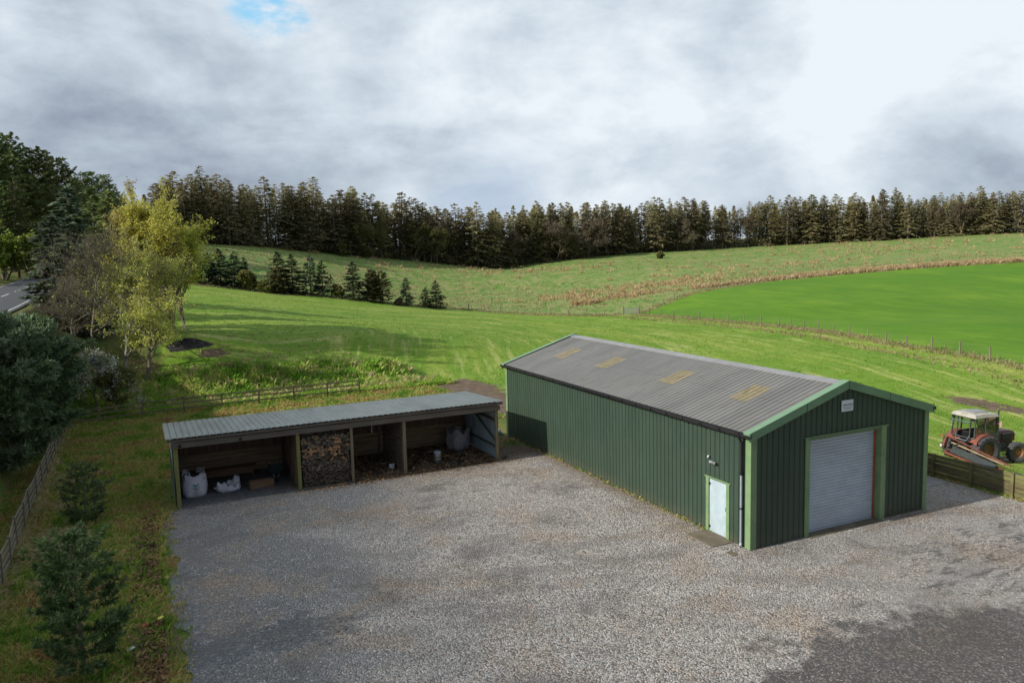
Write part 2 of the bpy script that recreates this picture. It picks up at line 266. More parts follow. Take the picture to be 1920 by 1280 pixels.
def field(x, y):
    x = np.atleast_1d(np.asarray(x, float)); y = np.atleast_1d(np.asarray(y, float)); out = np.zeros(x.shape)
    for i in range(0, len(x), 4000):
        X = np.stack([x[i:i + 4000], y[i:i + 4000]], 1) / _S
        out[i:i + 4000] = _U(((X[:, None] - _X[None]) ** 2).sum(-1)) @ _W[:-3] + _W[-3] + X @ _W[-2:]
    return out
def sstep(a, b, x):
    t = np.clip((x - a) / (b - a), 0, 1); return t * t * (3 - 2 * t)
def wob(x, y, s=1.0, seed=0.0):
    return (np.sin(x * .9 / s + 1.3 * np.sin(y * .55 / s + seed) + seed) + np.sin(y * 1.1 / s + 1.7 * np.sin(x * .47 / s + 2 * seed)) + .6 * np.sin((x + y) * 2.3 / s + seed * 3)) / 2.6
def height(x, y):
    x = np.atleast_1d(np.asarray(x, float)); y = np.atleast_1d(np.asarray(y, float))
    f = field(x, y)
    bank = sstep(39.3, 43.6, y + .5 * wob(x, y, 2.2))                     # the grass bank behind the open shed
    left = 1 - sstep(-35.0, -24.6, x + .3 * wob(x, y, 3))                  # slope up to the road
    m = np.where(y > 39, np.maximum(bank, left), left)
    m = np.maximum(m, sstep(13, 24, x)); m = np.where(y < -25, np.maximum(m, sstep(25, 60, -y) * .5), m)
    far = sstep(30, 60, np.hypot(x + 5, y - 20)); 
    z = f * m
    # bank crest stands a little proud of the field behind it
    z += 1.1 * np.exp(-((y - 44.2 - .4 * wob(x, y, 3)) / 1.9) ** 2) * sstep(-20, -15, x) * (1 - sstep(-1.5, 4.0, x)) * (1 + .35 * wob(x, y, .9, 2))
    rough = sstep(0, 1.5, np.maximum(-18.5 - x, 0)) * (1 - sstep(36, 40, y)) + sstep(39.5, 41, y) * (1 - sstep(45, 48, y)) * (1 - sstep(2, 5, x)) + (y > 105) * .5
    z += .07 * wob(x, y, .55, 1) * rough + .05 * wob(x, y, .25, 4) * rough
    return z
def hz(x, y): return float(height(x, y)[0])
def inpoly(x, y, poly):
    inside = np.zeros(x.shape, bool); n = len(poly); j = n - 1
    for i in range(n):
        xi, yi = poly[i]; xj, yj = poly[j]
        c = ((yi > y) != (yj > y)) & (x < (xj - xi) * (y - yi) / (yj - yi + 1e-12) + xi); inside ^= c; j = i
    return inside
def polydist(x, y, line):
    d = np.full(x.shape, 1e9)
    for (ax, ay), (bx, by) in zip(line[:-1], line[1:]):
        vx, vy = bx - ax, by - ay; t = np.clip(((x - ax) * vx + (y - ay) * vy) / (vx * vx + vy * vy + 1e-9), 0, 1)
        d = np.minimum(d, np.hypot(x - ax - t * vx, y - ay - t * vy))
    return d
def along(line, step):
    out = []
    for (ax, ay), (bx, by) in zip(line[:-1], line[1:]):
        L = math.hypot(bx - ax, by - ay); n = max(1, int(round(L / step)))
        for k in range(n): out.append((ax + (bx - ax) * k / n, ay + (by - ay) * k / n, (bx - ax) / L, (by - ay) / L))
    return out
ROUGH_POLY = EDGE_FIELD[:6] + EDGE_BRIGHT + [(284.2, 135.4)] + EDGE_WOOD[::-1] + [(-24, 150), (-24, 108)]
BRIGHT_POLY = [EDGE_FIELD[5]] + EDGE_BRIGHT + [(300, 40), (200, -60), (50, -60), (38, -10)] + EDGE_FIELD[5:][::-1]
NEAR_POLY = [(-17, 46.5), (2.5, 45.5), (6, 38), (4.5, 24), (9.5, 20.3), (13.3, 16), (13.3, -60), (30, -60)] + EDGE_FIELD[::-1]

def grow(lo, hi, fine_lo, fine_hi, step, g, cap):
    a = list(np.arange(fine_lo, fine_hi + step / 2, step)); s = step
    while a[-1] < hi: s = min(s * g, cap); a.append(a[-1] + s)
    s = step
    while a[0] > lo: s = min(s * g, cap); a.insert(0, a[0] - s)
    return np.array(a)
gx = grow(-420, 640, -32, 20, .45, 1.035, 26); gy = grow(-260, 900, -14, 50, .45, 1.03, 26)
GX, GY = np.meshgrid(gx, gy); fx, fy = GX.ravel(), GY.ravel(); GZ = height(fx, fy)
nx, ny = len(gx), len(gy)
idx = np.arange(nx * ny).reshape(ny, nx)
F = np.stack([idx[:-1, :-1], idx[:-1, 1:], idx[1:, 1:], idx[1:, :-1]], -1).reshape(-1, 4)
g = MB().add(np.stack([fx, fy, GZ], 1), F)

mg, T, b, _ = newmat('ground_grass')
geo = T.node('ShaderNodeNewGeometry').outputs['Position']
at = T.node('ShaderNodeAttribute', attribute_name='zone'); sp = T.node('ShaderNodeSeparateColor', ins={0: at.outputs['Color']})
at2 = T.node('ShaderNodeAttribute', attribute_name='soil'); sp2 = T.node('ShaderNodeSeparateColor', ins={0: at2.outputs['Color']})
n_m = T.noise(geo, .11, 5, .6); n_f = T.noise(geo, 2.2, 5, .7); n_ff = T.noise(geo, 9, 4, .7)
rd = sp2.outputs[1]; gs = T.node('ShaderNodeSeparateXYZ', ins={0: geo}).outputs
streak = T.noise(T.node('ShaderNodeCombineXYZ', ins={0: T.math('MULTIPLY', rd, .40), 1: T.math('MULTIPLY', gs[0], .03), 2: T.math('MULTIPLY', gs[1], .03)}).outputs[0], 1.0, 5, .62)
streak2 = T.noise(T.node('ShaderNodeCombineXYZ', ins={0: T.math('MULTIPLY', rd, 1.3), 1: T.math('MULTIPLY', gs[0], .12), 2: T.math('MULTIPLY', gs[1], .12)}).outputs[0], 1.0, 4, .6)
near = T.mix(T.mr(n_m, .35, .65), (.115, .225, .020), (.175, .275, .030))
near = T.mix(T.mr(streak, .47, .66, 0, .8), near, (.28, .33, .06))
near = T.mix(T.math('MULTIPLY', T.mr(streak2, .52, .70), .75), near, (.46, .45, .16))
near = T.mix(T.math('MULTIPLY', T.mr(n_f, .45, .75), .55), near, (.055, .135, .012))
bright = T.mix(T.mr(T.noise(geo, .05, 6, .6), .38, .62), (.100, .215, .012), (.150, .265, .018))
bright = T.mix(T.mr(T.noise(T.node('ShaderNodeCombineXYZ', ins={0: T.math('MULTIPLY', rd, .22), 1: T.math('MULTIPLY', gs[0], .05), 2: T.math('MULTIPLY', gs[1], .05)}).outputs[0], 1.3, 6, .72), .42, .60, 0, .5), bright, (.075, .185, .010))
bright = T.mix(T.math('MULTIPLY', T.mr(T.noise(T.scl(geo, (1, .3, 1)), .55, 7, .75), .44, .60), .6), bright, (.065, .165, .014))
rough = T.mix(T.mr(n_m, .38, .6), (.095, .205, .030), (.150, .225, .05))
rough = T.mix(T.mr(T.noise(geo, .22, 6, .72), .50, .66, 0, .8), rough, (.27, .245, .10))
rough = T.mix(T.math('MULTIPLY', T.mr(T.noise(geo, .8, 6, .75), .50, .62), .85), rough, (.38, .32, .17))
verge = T.mix(T.mr(T.noise(geo, .45, 5, .6), .38, .62), (.07, .12, .02), (.17, .155, .05))
verge = T.mix(T.mr(T.noise(geo, 1.1, 5, .6), .55, .7), verge, (.20, .11, .045))
soil = T.mix(T.mr(T.noise(geo, 1.5, 6, .7), .38, .62), (.105, .072, .048), (.17, .125, .09))
col = T.mix(sp.outputs[0], near, rough); col = T.mix(sp.outputs[1], col, bright); col = T.mix(sp.outputs[2], col, verge)
sm = T.math('ADD', sp2.outputs[0], T.math('MULTIPLY', T.math('SUBTRACT', T.noise(geo, .9, 6, .7), .5), 1.6))
col = T.mix(T.math('MULTIPLY', T.mr(sm, .42, .62), T.math('MINIMUM', T.math('MULTIPLY', sp2.outputs[0], 5), 1)), col, soil)
setc(T, b, 'Base Color', col); b.inputs['Roughness'].default_value = .9; b.inputs['Specular IOR Level'].default_value = .15
bump(T, b, T.math('ADD', n_f, T.math('MULTIPLY', n_ff, .5)), .5, .12)
gr = g.build('ground', mg, smooth=True); tag(gr, kind='structure')

w1 = .9 * wob(fx, fy, 1.5, 1)
zr = inpoly(fx, fy, ROUGH_POLY).astype(float); zb = inpoly(fx, fy, BRIGHT_POLY).astype(float)
zn = inpoly(fx, fy, NEAR_POLY); zv = (~zn & (zr < .5) & (zb < .5)).astype(float)
# woodland floor behind the wood edge is dark litter too
ca = gr.data.color_attributes.new('zone', 'FLOAT_COLOR', 'POINT')
ca.data.foreach_set('color', np.stack([zr, zb, zv, np.ones_like(zr)], 1).astype(np.float32).ravel())
def dots(spots):
    s = np.zeros(fx.shape)
    for cx, cy, rx, ry, a in spots:
        c, sn = math.cos(a), math.sin(a); u = (fx - cx) * c + (fy - cy) * sn; v = -(fx - cx) * sn + (fy - cy) * c
        s = np.maximum(s, np.clip(1.35 - np.sqrt((u / rx) ** 2 + (v / ry) ** 2), 0, 1))
    return s
ROWS = [(-60, 96), (-15.4, 102), (32, 110.7), (44, 104), (51, 90), (52, 70), (49.9, 50.4), (42.5, 27.4), (37.2, 7.9), (30, -30)]
so = dots([(4.2, 36.5, 2.4, 5.2, .2), (3.6, 28.5, 3.2, 6.0, .0), (1.2, 44.6, .7, 3.2, .9), (30.0, 11.7, 1.1, 3.4, .18), (-13.0, 48.9, 1.3, .6, .2), (14.5, 1.0, 1.2, 2.2, 0), (20.2, 3.6, 2.6, .8, .1), (8.5, 23.0, 3.0, 2.0, 0), (-18.4, 3.0, .8, 1.6, 0), (-18.6, 9.6, .9, 2.6, 0)])
cs = gr.data.color_attributes.new('soil', 'FLOAT_COLOR', 'POINT')
cs.data.foreach_set('color', np.stack([so, polydist(fx, fy, ROWS), so, np.ones_like(so)], 1).astype(np.float32).ravel())

# gravel yard: its own sheet just above the ground, irregular grassy edge
def yard_edge(y): return -17.95 + .22 * math.sin(y * .9) + .12 * math.sin(y * 2.3 + 1) + .10 * math.sin(y * 5.1)
ys = np.concatenate([np.arange(-30, 19.6, .12)]); yv = []; yf = []
K = 60
for y in ys:
    x0 = yard_edge(y) if y < 14.6 else -17.35
    x1 = 12.75 if y < 8.5 else (-.02 if y < 19.6 else -.02)
    if y >= 8.5: x1 = -.02 + .0
    for k in range(K + 1): yv.append((x0 + (x1 - x0) * k / K, y, .022 + (.03 * wob(np.array([x0 + (x1 - x0) * k / K]), np.array([y]), 1.3, 3)[0] if 0 < k < K else 0) * .5))
for i in range(len(ys) - 1):
    for k in range(K): a = i * (K + 1) + k; yf.append((a, a + 1, a + K + 2, a + K + 1))
my, T, b, _ = newmat('gravel')
geo = T.node('ShaderNodeNewGeometry').outputs['Position']
vor = T.node('ShaderNodeTexVoronoi', ins={'Vector': geo, 'Scale': 21.0, 'Randomness': 1.0})
vor2 = T.node('ShaderNodeTexVoronoi', ins={'Vector': T.scl(geo, (1, 1, 1), (3, 1, 0)), 'Scale': 9.0})
st = T.node('ShaderNodeSeparateColor', ins={0: vor.outputs['Color']}); st2 = T.node('ShaderNodeSeparateColor', ins={0: vor2.outputs['Color']})
stone = T.ramp(st.outputs[0], [(0, (.10, .095, .09)), (.25, (.25, .24, .225)), (.55, (.43, .405, .375)), (.75, (.54, .47, .405)), (.88, (.58, .55, .515)), (1, (.64, .62, .59))])
stone = T.mix(T.mr(st.outputs[1], .80, .86, 0, .5), stone, (.36, .23, .16))
stone = T.mix(T.mr(st2.outputs[0], .0, 1, 0, .30), stone, (.10, .095, .09))
pale = T.noise(geo, .18, 6, .62, .3); blot = T.noise(T.scl(geo, (1, 1, 1), (11, 3, 0)), .42, 6, .68, .4); fine = T.noise(geo, 3.5, 5, .7)
# darker grey-blue surface in the west, loose pinkish chippings in the middle and east
sx = T.node('ShaderNodeSeparateXYZ', ins={0: geo}).outputs
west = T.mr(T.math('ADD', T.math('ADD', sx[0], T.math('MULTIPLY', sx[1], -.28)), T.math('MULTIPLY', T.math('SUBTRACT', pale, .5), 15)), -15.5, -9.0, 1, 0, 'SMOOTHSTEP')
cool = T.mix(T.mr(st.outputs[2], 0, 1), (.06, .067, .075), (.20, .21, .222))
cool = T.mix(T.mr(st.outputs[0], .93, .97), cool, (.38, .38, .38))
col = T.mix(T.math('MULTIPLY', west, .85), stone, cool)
dust = T.mix(T.mr(fine, .3, .7), (.36, .345, .33), (.29, .28, .268))
near_door = T.mr(T.vm('LENGTH', T.vm('SUBTRACT', geo, (6.5, -3.0, 0))), 4, 13, .62, .12, 'SMOOTHSTEP')
col = T.mix(T.math('MULTIPLY', T.mr(blot, .40, .62), near_door), col, dust)
damp = T.mr(T.noise(T.scl(geo, (.8, 1.2, 1), (4, 8, 0)), .30, 7, .7, .6), .50, .66)
col = T.mix(T.math('MULTIPLY', damp, .72), col, T.mix(st.outputs[1], (.06, .055, .052), (.16, .145, .13)))
warmp = T.mr(T.noise(T.scl(geo, (1, 1, 1), (21, 5, 0)), .30, 6, .66, .4), .50, .66, 0, .55)
col = T.mix(warmp, col, T.mix(st.outputs[0], (.16, .11, .07), (.44, .33, .22)))
# wheel tracks: pairs of compacted arcs sweeping from the roller door and past the sheds
def arc(cx, cy, r, wdt):
    dd_ = T.math('ABSOLUTE', T.math('SUBTRACT', T.vm('LENGTH', T.vm('MULTIPLY', T.vm('SUBTRACT', geo, (cx, cy, 0)), (1, 1, 0))), r))
    return T.mr(T.math('ADD', dd_, T.math('MULTIPLY', T.math('SUBTRACT', T.noise(geo, .9, 5, .65), .5), .9)), wdt * .3, wdt, 1, 0)
trk = T.math('MAXIMUM', T.math('MAXIMUM', arc(-2, 20, 17.0, .5), arc(-2, 20, 18.7, .5)), T.math('MAXIMUM', T.math('MAXIMUM', arc(-14, -22, 22.0, .5), arc(-14, -22, 23.7, .5)), T.math('MAXIMUM', arc(8, -26, 20.0, .5), arc(8, -26, 21.7, .5))))
trk = T.math('MULTIPLY', trk, T.mr(T.noise(geo, .25, 3), .4, .6, .15, .75))
col = T.mix(T.math('MULTIPLY', trk, .55), col, T.mix(fine, (.20, .185, .17), (.135, .125, .118)))
# weeds and moss greening a few spots
moss = T.mr(T.noise(T.scl(geo, (1, 1, 1), (31, 7, 0)), .6, 7, .75), .64, .72, 0, .5); col = T.mix(moss, col, (.11, .12, .05))
# smooth dark patch painted in the south east, and tyre-scuffed dark scrapes before the roller door
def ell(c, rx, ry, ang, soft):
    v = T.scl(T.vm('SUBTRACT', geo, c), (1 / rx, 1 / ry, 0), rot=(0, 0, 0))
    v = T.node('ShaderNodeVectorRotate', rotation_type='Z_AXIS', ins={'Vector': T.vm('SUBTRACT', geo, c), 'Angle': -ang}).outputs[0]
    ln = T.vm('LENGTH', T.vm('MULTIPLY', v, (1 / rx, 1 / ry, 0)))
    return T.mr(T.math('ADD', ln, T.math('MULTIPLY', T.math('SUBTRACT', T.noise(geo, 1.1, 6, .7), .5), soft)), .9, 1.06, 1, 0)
dark_patch = ell((1.7, -11.0, 0), 8.6, 4.5, R(-30), 1.0)
col = T.mix(T.math('MULTIPLY', dark_patch, T.mr(st.outputs[1], .5, 1.0, .95, .5)), col, T.mix(fine, (.045, .041, .039), (.085, .079, .075)))
scr = T.math('MULTIPLY', ell((6.8, -4.3, 0), 4.6, 2.3, R(8), .5), T.mr(T.noise(T.scl(geo, (.8, 2.2, 1), rot=(0, 0, R(15))), 1.3, 6, .75, .6), .50, .60, 0, .7))
col = T.mix(scr, col, (.055, .052, .05))
# bark, leaf litter and moss near the shed mouth and wall foot
lit = T.math('MULTIPLY', T.mr(T.math('ADD', sx[1], T.math('MULTIPLY', fine, 1.6)), 14.9, 16.6, 0, 1), T.mr(sx[0], -12.8, -11.5, 0, 1))
col = T.mix(T.math('MULTIPLY', lit, .8), col, T.mix(st.outputs[0], (.055, .035, .022), (.16, .10, .055)))
wf = T.math('MULTIPLY', T.mr(T.math('ADD', sx[0], T.math('MULTIPLY', T.math('SUBTRACT', fine, .5), .9)), -.9, -.2, 0, .6), T.mr(sx[1], 2.4, 6, 0, 1))
col = T.mix(wf, col, (.17, .11, .06))
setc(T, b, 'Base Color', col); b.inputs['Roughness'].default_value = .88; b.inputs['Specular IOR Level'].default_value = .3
hgt = T.math('SUBTRACT', T.math('MULTIPLY', st.outputs[1], .5), T.math('MULTIPLY', vor.outputs['Distance'], 1.4))
bump(T, b, T.math('MULTIPLY', hgt, T.math('SUBTRACT', 1.0, T.math('MULTIPLY', dark_patch, .75))), .9, .035)
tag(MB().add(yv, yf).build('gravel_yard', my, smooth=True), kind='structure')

# road on the left: asphalt sheet with edge lines and centre dashes on the embankment
ROADC = [(-29.9, 20), (-29.75, 45), (-29.7, 70), (-29.65, 90), (-29.6, 110), (-29.3, 132)]
def ribbon(c, off0, off1, lift, step=1.5, s0=0, s1=1e9):
    pts = []; L = 0
    for (ax, ay), (bx, by) in zip(c[:-1], c[1:]):
        l = math.hypot(bx - ax, by - ay); n = int(l / step) + 1
        for k in range(n):
            if s0 <= L + l * k / n <= s1: pts.append((ax + (bx - ax) * k / n, ay + (by - ay) * k / n, (bx - ax) / l, (by - ay) / l))
        L += l
    V = []; F = []; m = 6
    for i, (x, y, dx, dy) in enumerate(pts):
        zc = roadz(y)
        for k in range(m + 1):
            o = off0 + (off1 - off0) * k / m; V.append((x + dy * o, y - dx * o, zc + lift - .012 * abs(o)))
        if i:
            for k in range(m): a = (i - 1) * (m + 1) + k; F.append((a, a + 1, a + m + 2, a + m + 1))
    return V, F
def roadz(y): return np.interp(y, [20, 50, 90, 130], [6.75, 6.98, 7.62, 8.3])
asph = mat('asphalt', (.040, .042, .047), (.058, .060, .066), sc=1.2, rough=.8, bmp=.2)
tag(MB().add(*ribbon(ROADC, -3.4, 3.4, .10)).build('road', asph, smooth=True), kind='structure')
# keep the ground under the road
co = np.empty(nx * ny * 3, np.float32); gr.data.vertices.foreach_get('co', co); co = co.reshape(-1, 3)
near_r = (np.abs(co[:, 0] + 29.7) < 5.5) & (co[:, 1] > 15) & (co[:, 1] < 140)
wgt = np.where(near_r, 1 - sstep(3.9, 5.5, np.abs(co[:, 0] + 29.7)), 0)
co[:, 2] = co[:, 2] * (1 - wgt) + (roadz(co[:, 1]) - .04) * wgt
gr.data.vertices.foreach_set('co', co.ravel())
paint = mat('road_paint', (.62, .62, .60), (.50, .50, .48), rough=.6)
mk = MB(); mk.add(*ribbon(ROADC, -3.05, -2.93, .106)); mk.add(*ribbon(ROADC, 2.93, 3.05, .106))
for k in range(13): mk.add(*ribbon(ROADC, -.07, .07, .106, .5, 3 + k * 8.5, 8.2 + k * 8.5))
tag(mk.build('road_markings', paint), kind='structure')

# ------------------------------------------------------------------ the green barn
BW, BL, EV, RG = 8.73, 19.55, 4.05, 5.42
SL = (RG - 4.08) / (BW / 2 + .12)
def roofz(x): return 4.08 + SL * (min(x, BW - x) + .12)
def profile(width, pitch, flat, slope, depth, brk=()):
    """points (u, offset) of a box-profiled sheet along u"""
    out = []; u = 0.0
    while u < width:
        for du, o in ((0, 0), (flat, 0), (flat + slope, -depth), (pitch - slope, -depth)):
            if u + du < width: out.append((u + du, o))
        u += pitch
    out.append((width, 0))
    us = [p[0] for p in out]
    for bk in brk:
        for e in (bk - 1e-4, bk + 1e-4): out.append((e, float(np.interp(e, us, [p[1] for p in out[:len(us)]]))))
    return sorted(out)
def sheet(o, ud, nd, vd, width, lo, hi, pitch=.25, flat=.185, slope=.018, depth=.03, holes=()):
    """profiled sheet: o origin, ud across, nd outward, vd up the sheet; lo/hi functions of u; holes = [(u0,u1,v0,v1)]"""
    o, ud, nd, vd = map(np.array, (o, ud, nd, vd)); m = MB()
    pr = profile(width, pitch, flat, slope, depth, [x for h in holes for x in h[:2]])
    for (ua, oa), (ub, ob) in zip(pr[:-1], pr[1:]):
        spans = [(lo, hi)]
        for u0, u1, v0, v1 in holes:
            if ua >= u0 - 1e-3 and ub <= u1 + 1e-3:
                spans = ([(lo, (lambda u, v0=v0: v0))] if v0 > 0.01 else []) + [((lambda u, v1=v1: v1), hi)]
        for l, h in spans:
            P = [o + ud * u + nd * f + vd * v for u, f, v in ((ua, oa, l(ua)), (ub, ob, l(ub)), (ub, ob, h(ub)), (ua, oa, h(ua)))]
            m.add(P, [(0, 1, 2, 3)])
    return m
M = {}
M['clad'] = mat('green_cladding', (.030, .054, .036), (.037, .062, .042), sc=.5, rough=.5, dirt=(.036, .056, .027), dsc=.35, stretch=(1, 1, .5), contrast=(.4, .6))
M['trim'] = mat('light_green_trim', (.20, .30, .145), (.17, .26, .125), sc=1.2, rough=.5, dirt=(.10, .20, .09), dsc=1.5)
M['vtrim'] = mat('verge_trim', (.17, .29, .17), (.145, .26, .15), sc=1.2, rough=.5, dirt=(.13, .2, .12), dsc=1.2)
M['roof'] = mat('roof_sheet', (.165, .16, .15), (.125, .122, .115), sc=.9, rough=.6, dirt=(.115, .105, .085), dsc=.9, stretch=(.5, 1.3, 1))
M['ridge'] = mat('ridge_cap', (.26, .26, .27), (.21, .21, .215), sc=2, rough=.5)
M['black'] = mat('black_plastic', (.010, .010, .011), (.016, .016, .017), rough=.35)
M['door'] = mat('galvanised_door', (.46, .55, .60), (.38, .47, .52), sc=2.5, rough=.45, dirt=(.36, .40, .40), dsc=1.6)
M['steel'] = mat('shutter_steel', (.50, .56, .62), (.43, .49, .55), sc=2.0, rough=.42, metal=.0, dirt=(.42, .45, .48), dsc=.9, stretch=(1, 1, 2))
M['greypipe'] = mat('grey_pipe', (.30, .33, .38), (.26, .29, .33), rough=.5)
M['red'] = mat('red_oxide', (.42, .10, .06), (.33, .08, .05), rough=.6)
M['conc'] = mat('mossy_concrete', (.17, .135, .095), (.11, .09, .062), sc=2.2, rough=.85, bmp=.3, dirt=(.07, .075, .035), dsc=1.5)
M['conc2'] = mat('grey_concrete', (.27, .265, .255), (.21, .205, .20), sc=1.5, rough=.85, bmp=.2)
M['white'] = mat('white_plastic', (.72, .74, .77), (.66, .68, .71), rough=.5)
M['ink'] = mat('grey_ink', (.11, .12, .15), (.15, .16, .19), rough=.6)
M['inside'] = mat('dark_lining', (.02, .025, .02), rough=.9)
m, T, b, _ = newmat('skylight_sheet')
geo = T.node('ShaderNodeNewGeometry').outputs['Position']
c = T.mix(T.mr(T.noise(T.scl(geo, (1, 4, 1)), 1.6, 5, .65), .35, .65), (.27, .215, .105), (.15, .12, .062))
c = T.mix(T.mr(T.noise(T.scl(geo, (1, 3, 1), (4, 4, 4)), 3.5, 4), .54, .68, 0, .6), c, (.32, .28, .17))
setc(T, b, 'Base Color', c); b.inputs['Roughness'].default_value = .45; M['sky'] = m

def sheetmat(name, c1, c2, dirt, axis, rough, stretch, lap, foot=False):
    m, T, b, _ = newmat(name); oc = T.node('ShaderNodeTexCoord').outputs['Object']; sp_ = T.node('ShaderNodeSeparateXYZ', ins={0: oc}).outputs
    u = sp_[1] if axis == 'y' else T.math('ADD', sp_[0], sp_[1])
    wn = T.node('ShaderNodeTexWhiteNoise', noise_dimensions='1D', ins={'W': T.math('FLOOR', u)}).outputs['Value']
    v = T.scl(oc, stretch); c = T.mix(T.mr(T.noise(v, .8, 6, .65), .38, .62), c1, c2)
    c = T.mix(T.mr(wn, 0, 1, 0, .28), c, tuple(x * 1.35 for x in c1))
    c = T.mix(T.mr(T.noise(T.scl(oc, stretch, (5, 9, 3)), 2.3, 6, .7), .52, .74, 0, .75), c, dirt)
    if lap:
        l1 = T.math('LESS_THAN', T.math('ABSOLUTE', T.math('SUBTRACT', sp_[0], 2.18)), .012); c = T.mix(T.math('MULTIPLY', l1, .6), c, tuple(x * .4 for x in c2))
    if foot:
        ft = T.mr(T.math('ADD', sp_[2], T.math('MULTIPLY', T.math('SUBTRACT', T.noise(oc, 2.2, 5, .7), .5), .7)), .05, .55, .55, 0); c = T.mix(ft, c, (.085, .085, .055))
    setc(T, b, 'Base Color', c); setc(T, b, 'Roughness', T.mr(T.noise(v, 3, 4), .3, .7, rough - .08, rough + .12)); return m
M['clad'] = sheetmat('green_cladding', (.030, .054, .036), (.037, .062, .042), (.036, .052, .027), 'x', .5, (1, 1, .35), False, True)
M['roof'] = sheetmat('roof_sheet', (.165, .16, .15), (.130, .127, .119), (.115, .105, .080), 'y', .6, (.35, 1.2, 1), True)
barn = tag(empty('barn', (0, 0, 0)), 'long green corrugated steel barn with a roller shutter in its gable end', 'barn')
lw = sheet((0, BL, 0), (0, -1, 0), (-1, 0, 0), (0, 0, 1), BL, lambda u: 0.02, lambda u: EV, holes=[(BL - 2.24, BL - 1.10, 0, 2.04)])
lw.build('long_wall', M['clad'], barn)
gw = sheet((0, 0, 0), (1, 0, 0), (0, -1, 0), (0, 0, 1), BW, lambda u: 0.02, lambda u: roofz(u) - .06, holes=[(2.62, 6.24, 0, 3.55)], depth=.034, flat=.16, slope=.03)
gw.build('gable_wall', M['clad'], barn)
sheet((BW, 0, 0), (0, 1, 0), (1, 0, 0), (0, 0, 1), BL, lambda u: 0.02, lambda u: EV).build('long_wall', M['clad'], barn)
sheet((BW, BL, 0), (-1, 0, 0), (0, 1, 0), (0, 0, 1), BW, lambda u: 0.02, lambda u: roofz(BW - u) - .06).build('gable_wall', M['clad'], barn)
cs_, sn_ = math.cos(math.atan(SL)), math.sin(math.atan(SL)); RLn = (BW / 2 + .12) / cs_
rf = sheet((-.12, BL + .08, 4.08), (0, -1, 0), (-sn_, 0, cs_), (cs_, 0, sn_), BL + .16, lambda u: 0, lambda u: RLn, flat=.20, slope=.014, depth=.034, pitch=.25)
rf.build('roof', M['roof'], barn)
sheet((BW + .12, -.08, 4.08), (0, 1, 0), (sn_, 0, cs_), (-cs_, 0, sn_), BL + .16, lambda u: 0, lambda u: RLn, flat=.20, slope=.014, depth=.034).build('roof', M['roof'], barn)
for yc in (2.72, 7.08, 12.42, 16.72):
    s0 = (1.72 + .12) / cs_; s1 = (2.98 + .12) / cs_
    nn = round((BL + .08 - yc - .5) / .25) * .25
    sk = sheet(Vector((-.12, BL + .08 - nn, 4.08)) + Vector((-sn_, 0, cs_)) * .008, (0, -1, 0), (-sn_, 0, cs_), (cs_, 0, sn_), 1.0, lambda u: s0, lambda u: s1, flat=.20, slope=.014, depth=.034)
    f = sk.build('skylight', M['sky'], barn)
    fl = MB().bar(Vector((-.12, BL + .08 - nn - 1.0, 4.08)) + Vector((cs_, 0, sn_)) * s0 + Vector((-sn_, 0, cs_)) * .012, Vector((-.12, BL + .08 - nn - 1.0, 4.08)) + Vector((cs_, 0, sn_)) * (s1 + .25) + Vector((-sn_, 0, cs_)) * .012, .03, .012)
    fl.build('flashing', M['ridge'], f)
# ridge cap: two folded flanges
rc = MB()
for s in (-1, 1):
    a = Vector((BW / 2, 0, RG + .035)); e = a + Vector((s * .30 * cs_, 0, -.30 * sn_))
    rc.add([(a.x, -.02, a.z), (e.x, -.02, e.z), (e.x, BL + .02, e.z), (a.x, BL + .02, a.z), (e.x, -.02, e.z - .035), (e.x, BL + .02, e.z - .035)], [(0, 1, 2, 3), (1, 4, 5, 2)])
rc.build('ridge_cap', M['ridge'], barn)
# verge flashings: near and far gable, both slopes
for y0, y1, fy_ in ((-.14, .16, -.14), (BL - .16, BL + .14, BL + .14)):
    for s in (-1, 1):
        v = MB(); ex = BW / 2 + s * (BW / 2 + .20); ez = 4.08 + SL * (-.08) + .055; rz_ = RG + .075
        A = [(BW / 2, y0, rz_), (ex, y0, ez), (ex, y1, ez), (BW / 2, y1, rz_)]
        v.add(A, [(0, 1, 2, 3)])
        d_ = .30
        o = .004 if fy_ < 1 else -.004
        v.add([(BW / 2, fy_, rz_), (ex, fy_, ez), (ex, fy_, ez - d_), (BW / 2, fy_, rz_ - d_), (ex, fy_ + (.05 if fy_ < 1 else -.05), ez - d_), (BW / 2, fy_ + (.05 if fy_ < 1 else -.05), rz_ - d_)], [(0, 1, 2, 3), (3, 2, 4, 5)])
        v.add([(ex, y0, ez), (ex, y1, ez), (ex, y1, ez - .12), (ex, y0, ez - .12)], [(0, 1, 2, 3)])
        vo = v.build('verge_trim', M['vtrim'], barn)
# joints of the verge trim and little caps
for fx_ in (BW * .27, BW * .5, BW * .74):
    z = roofz(fx_) + .055; j = MB().box((fx_ - .012, -.146, z - .29), (fx_ + .012, -.142, z + .0)); j.build('trim_joint', M['clad'], barn)
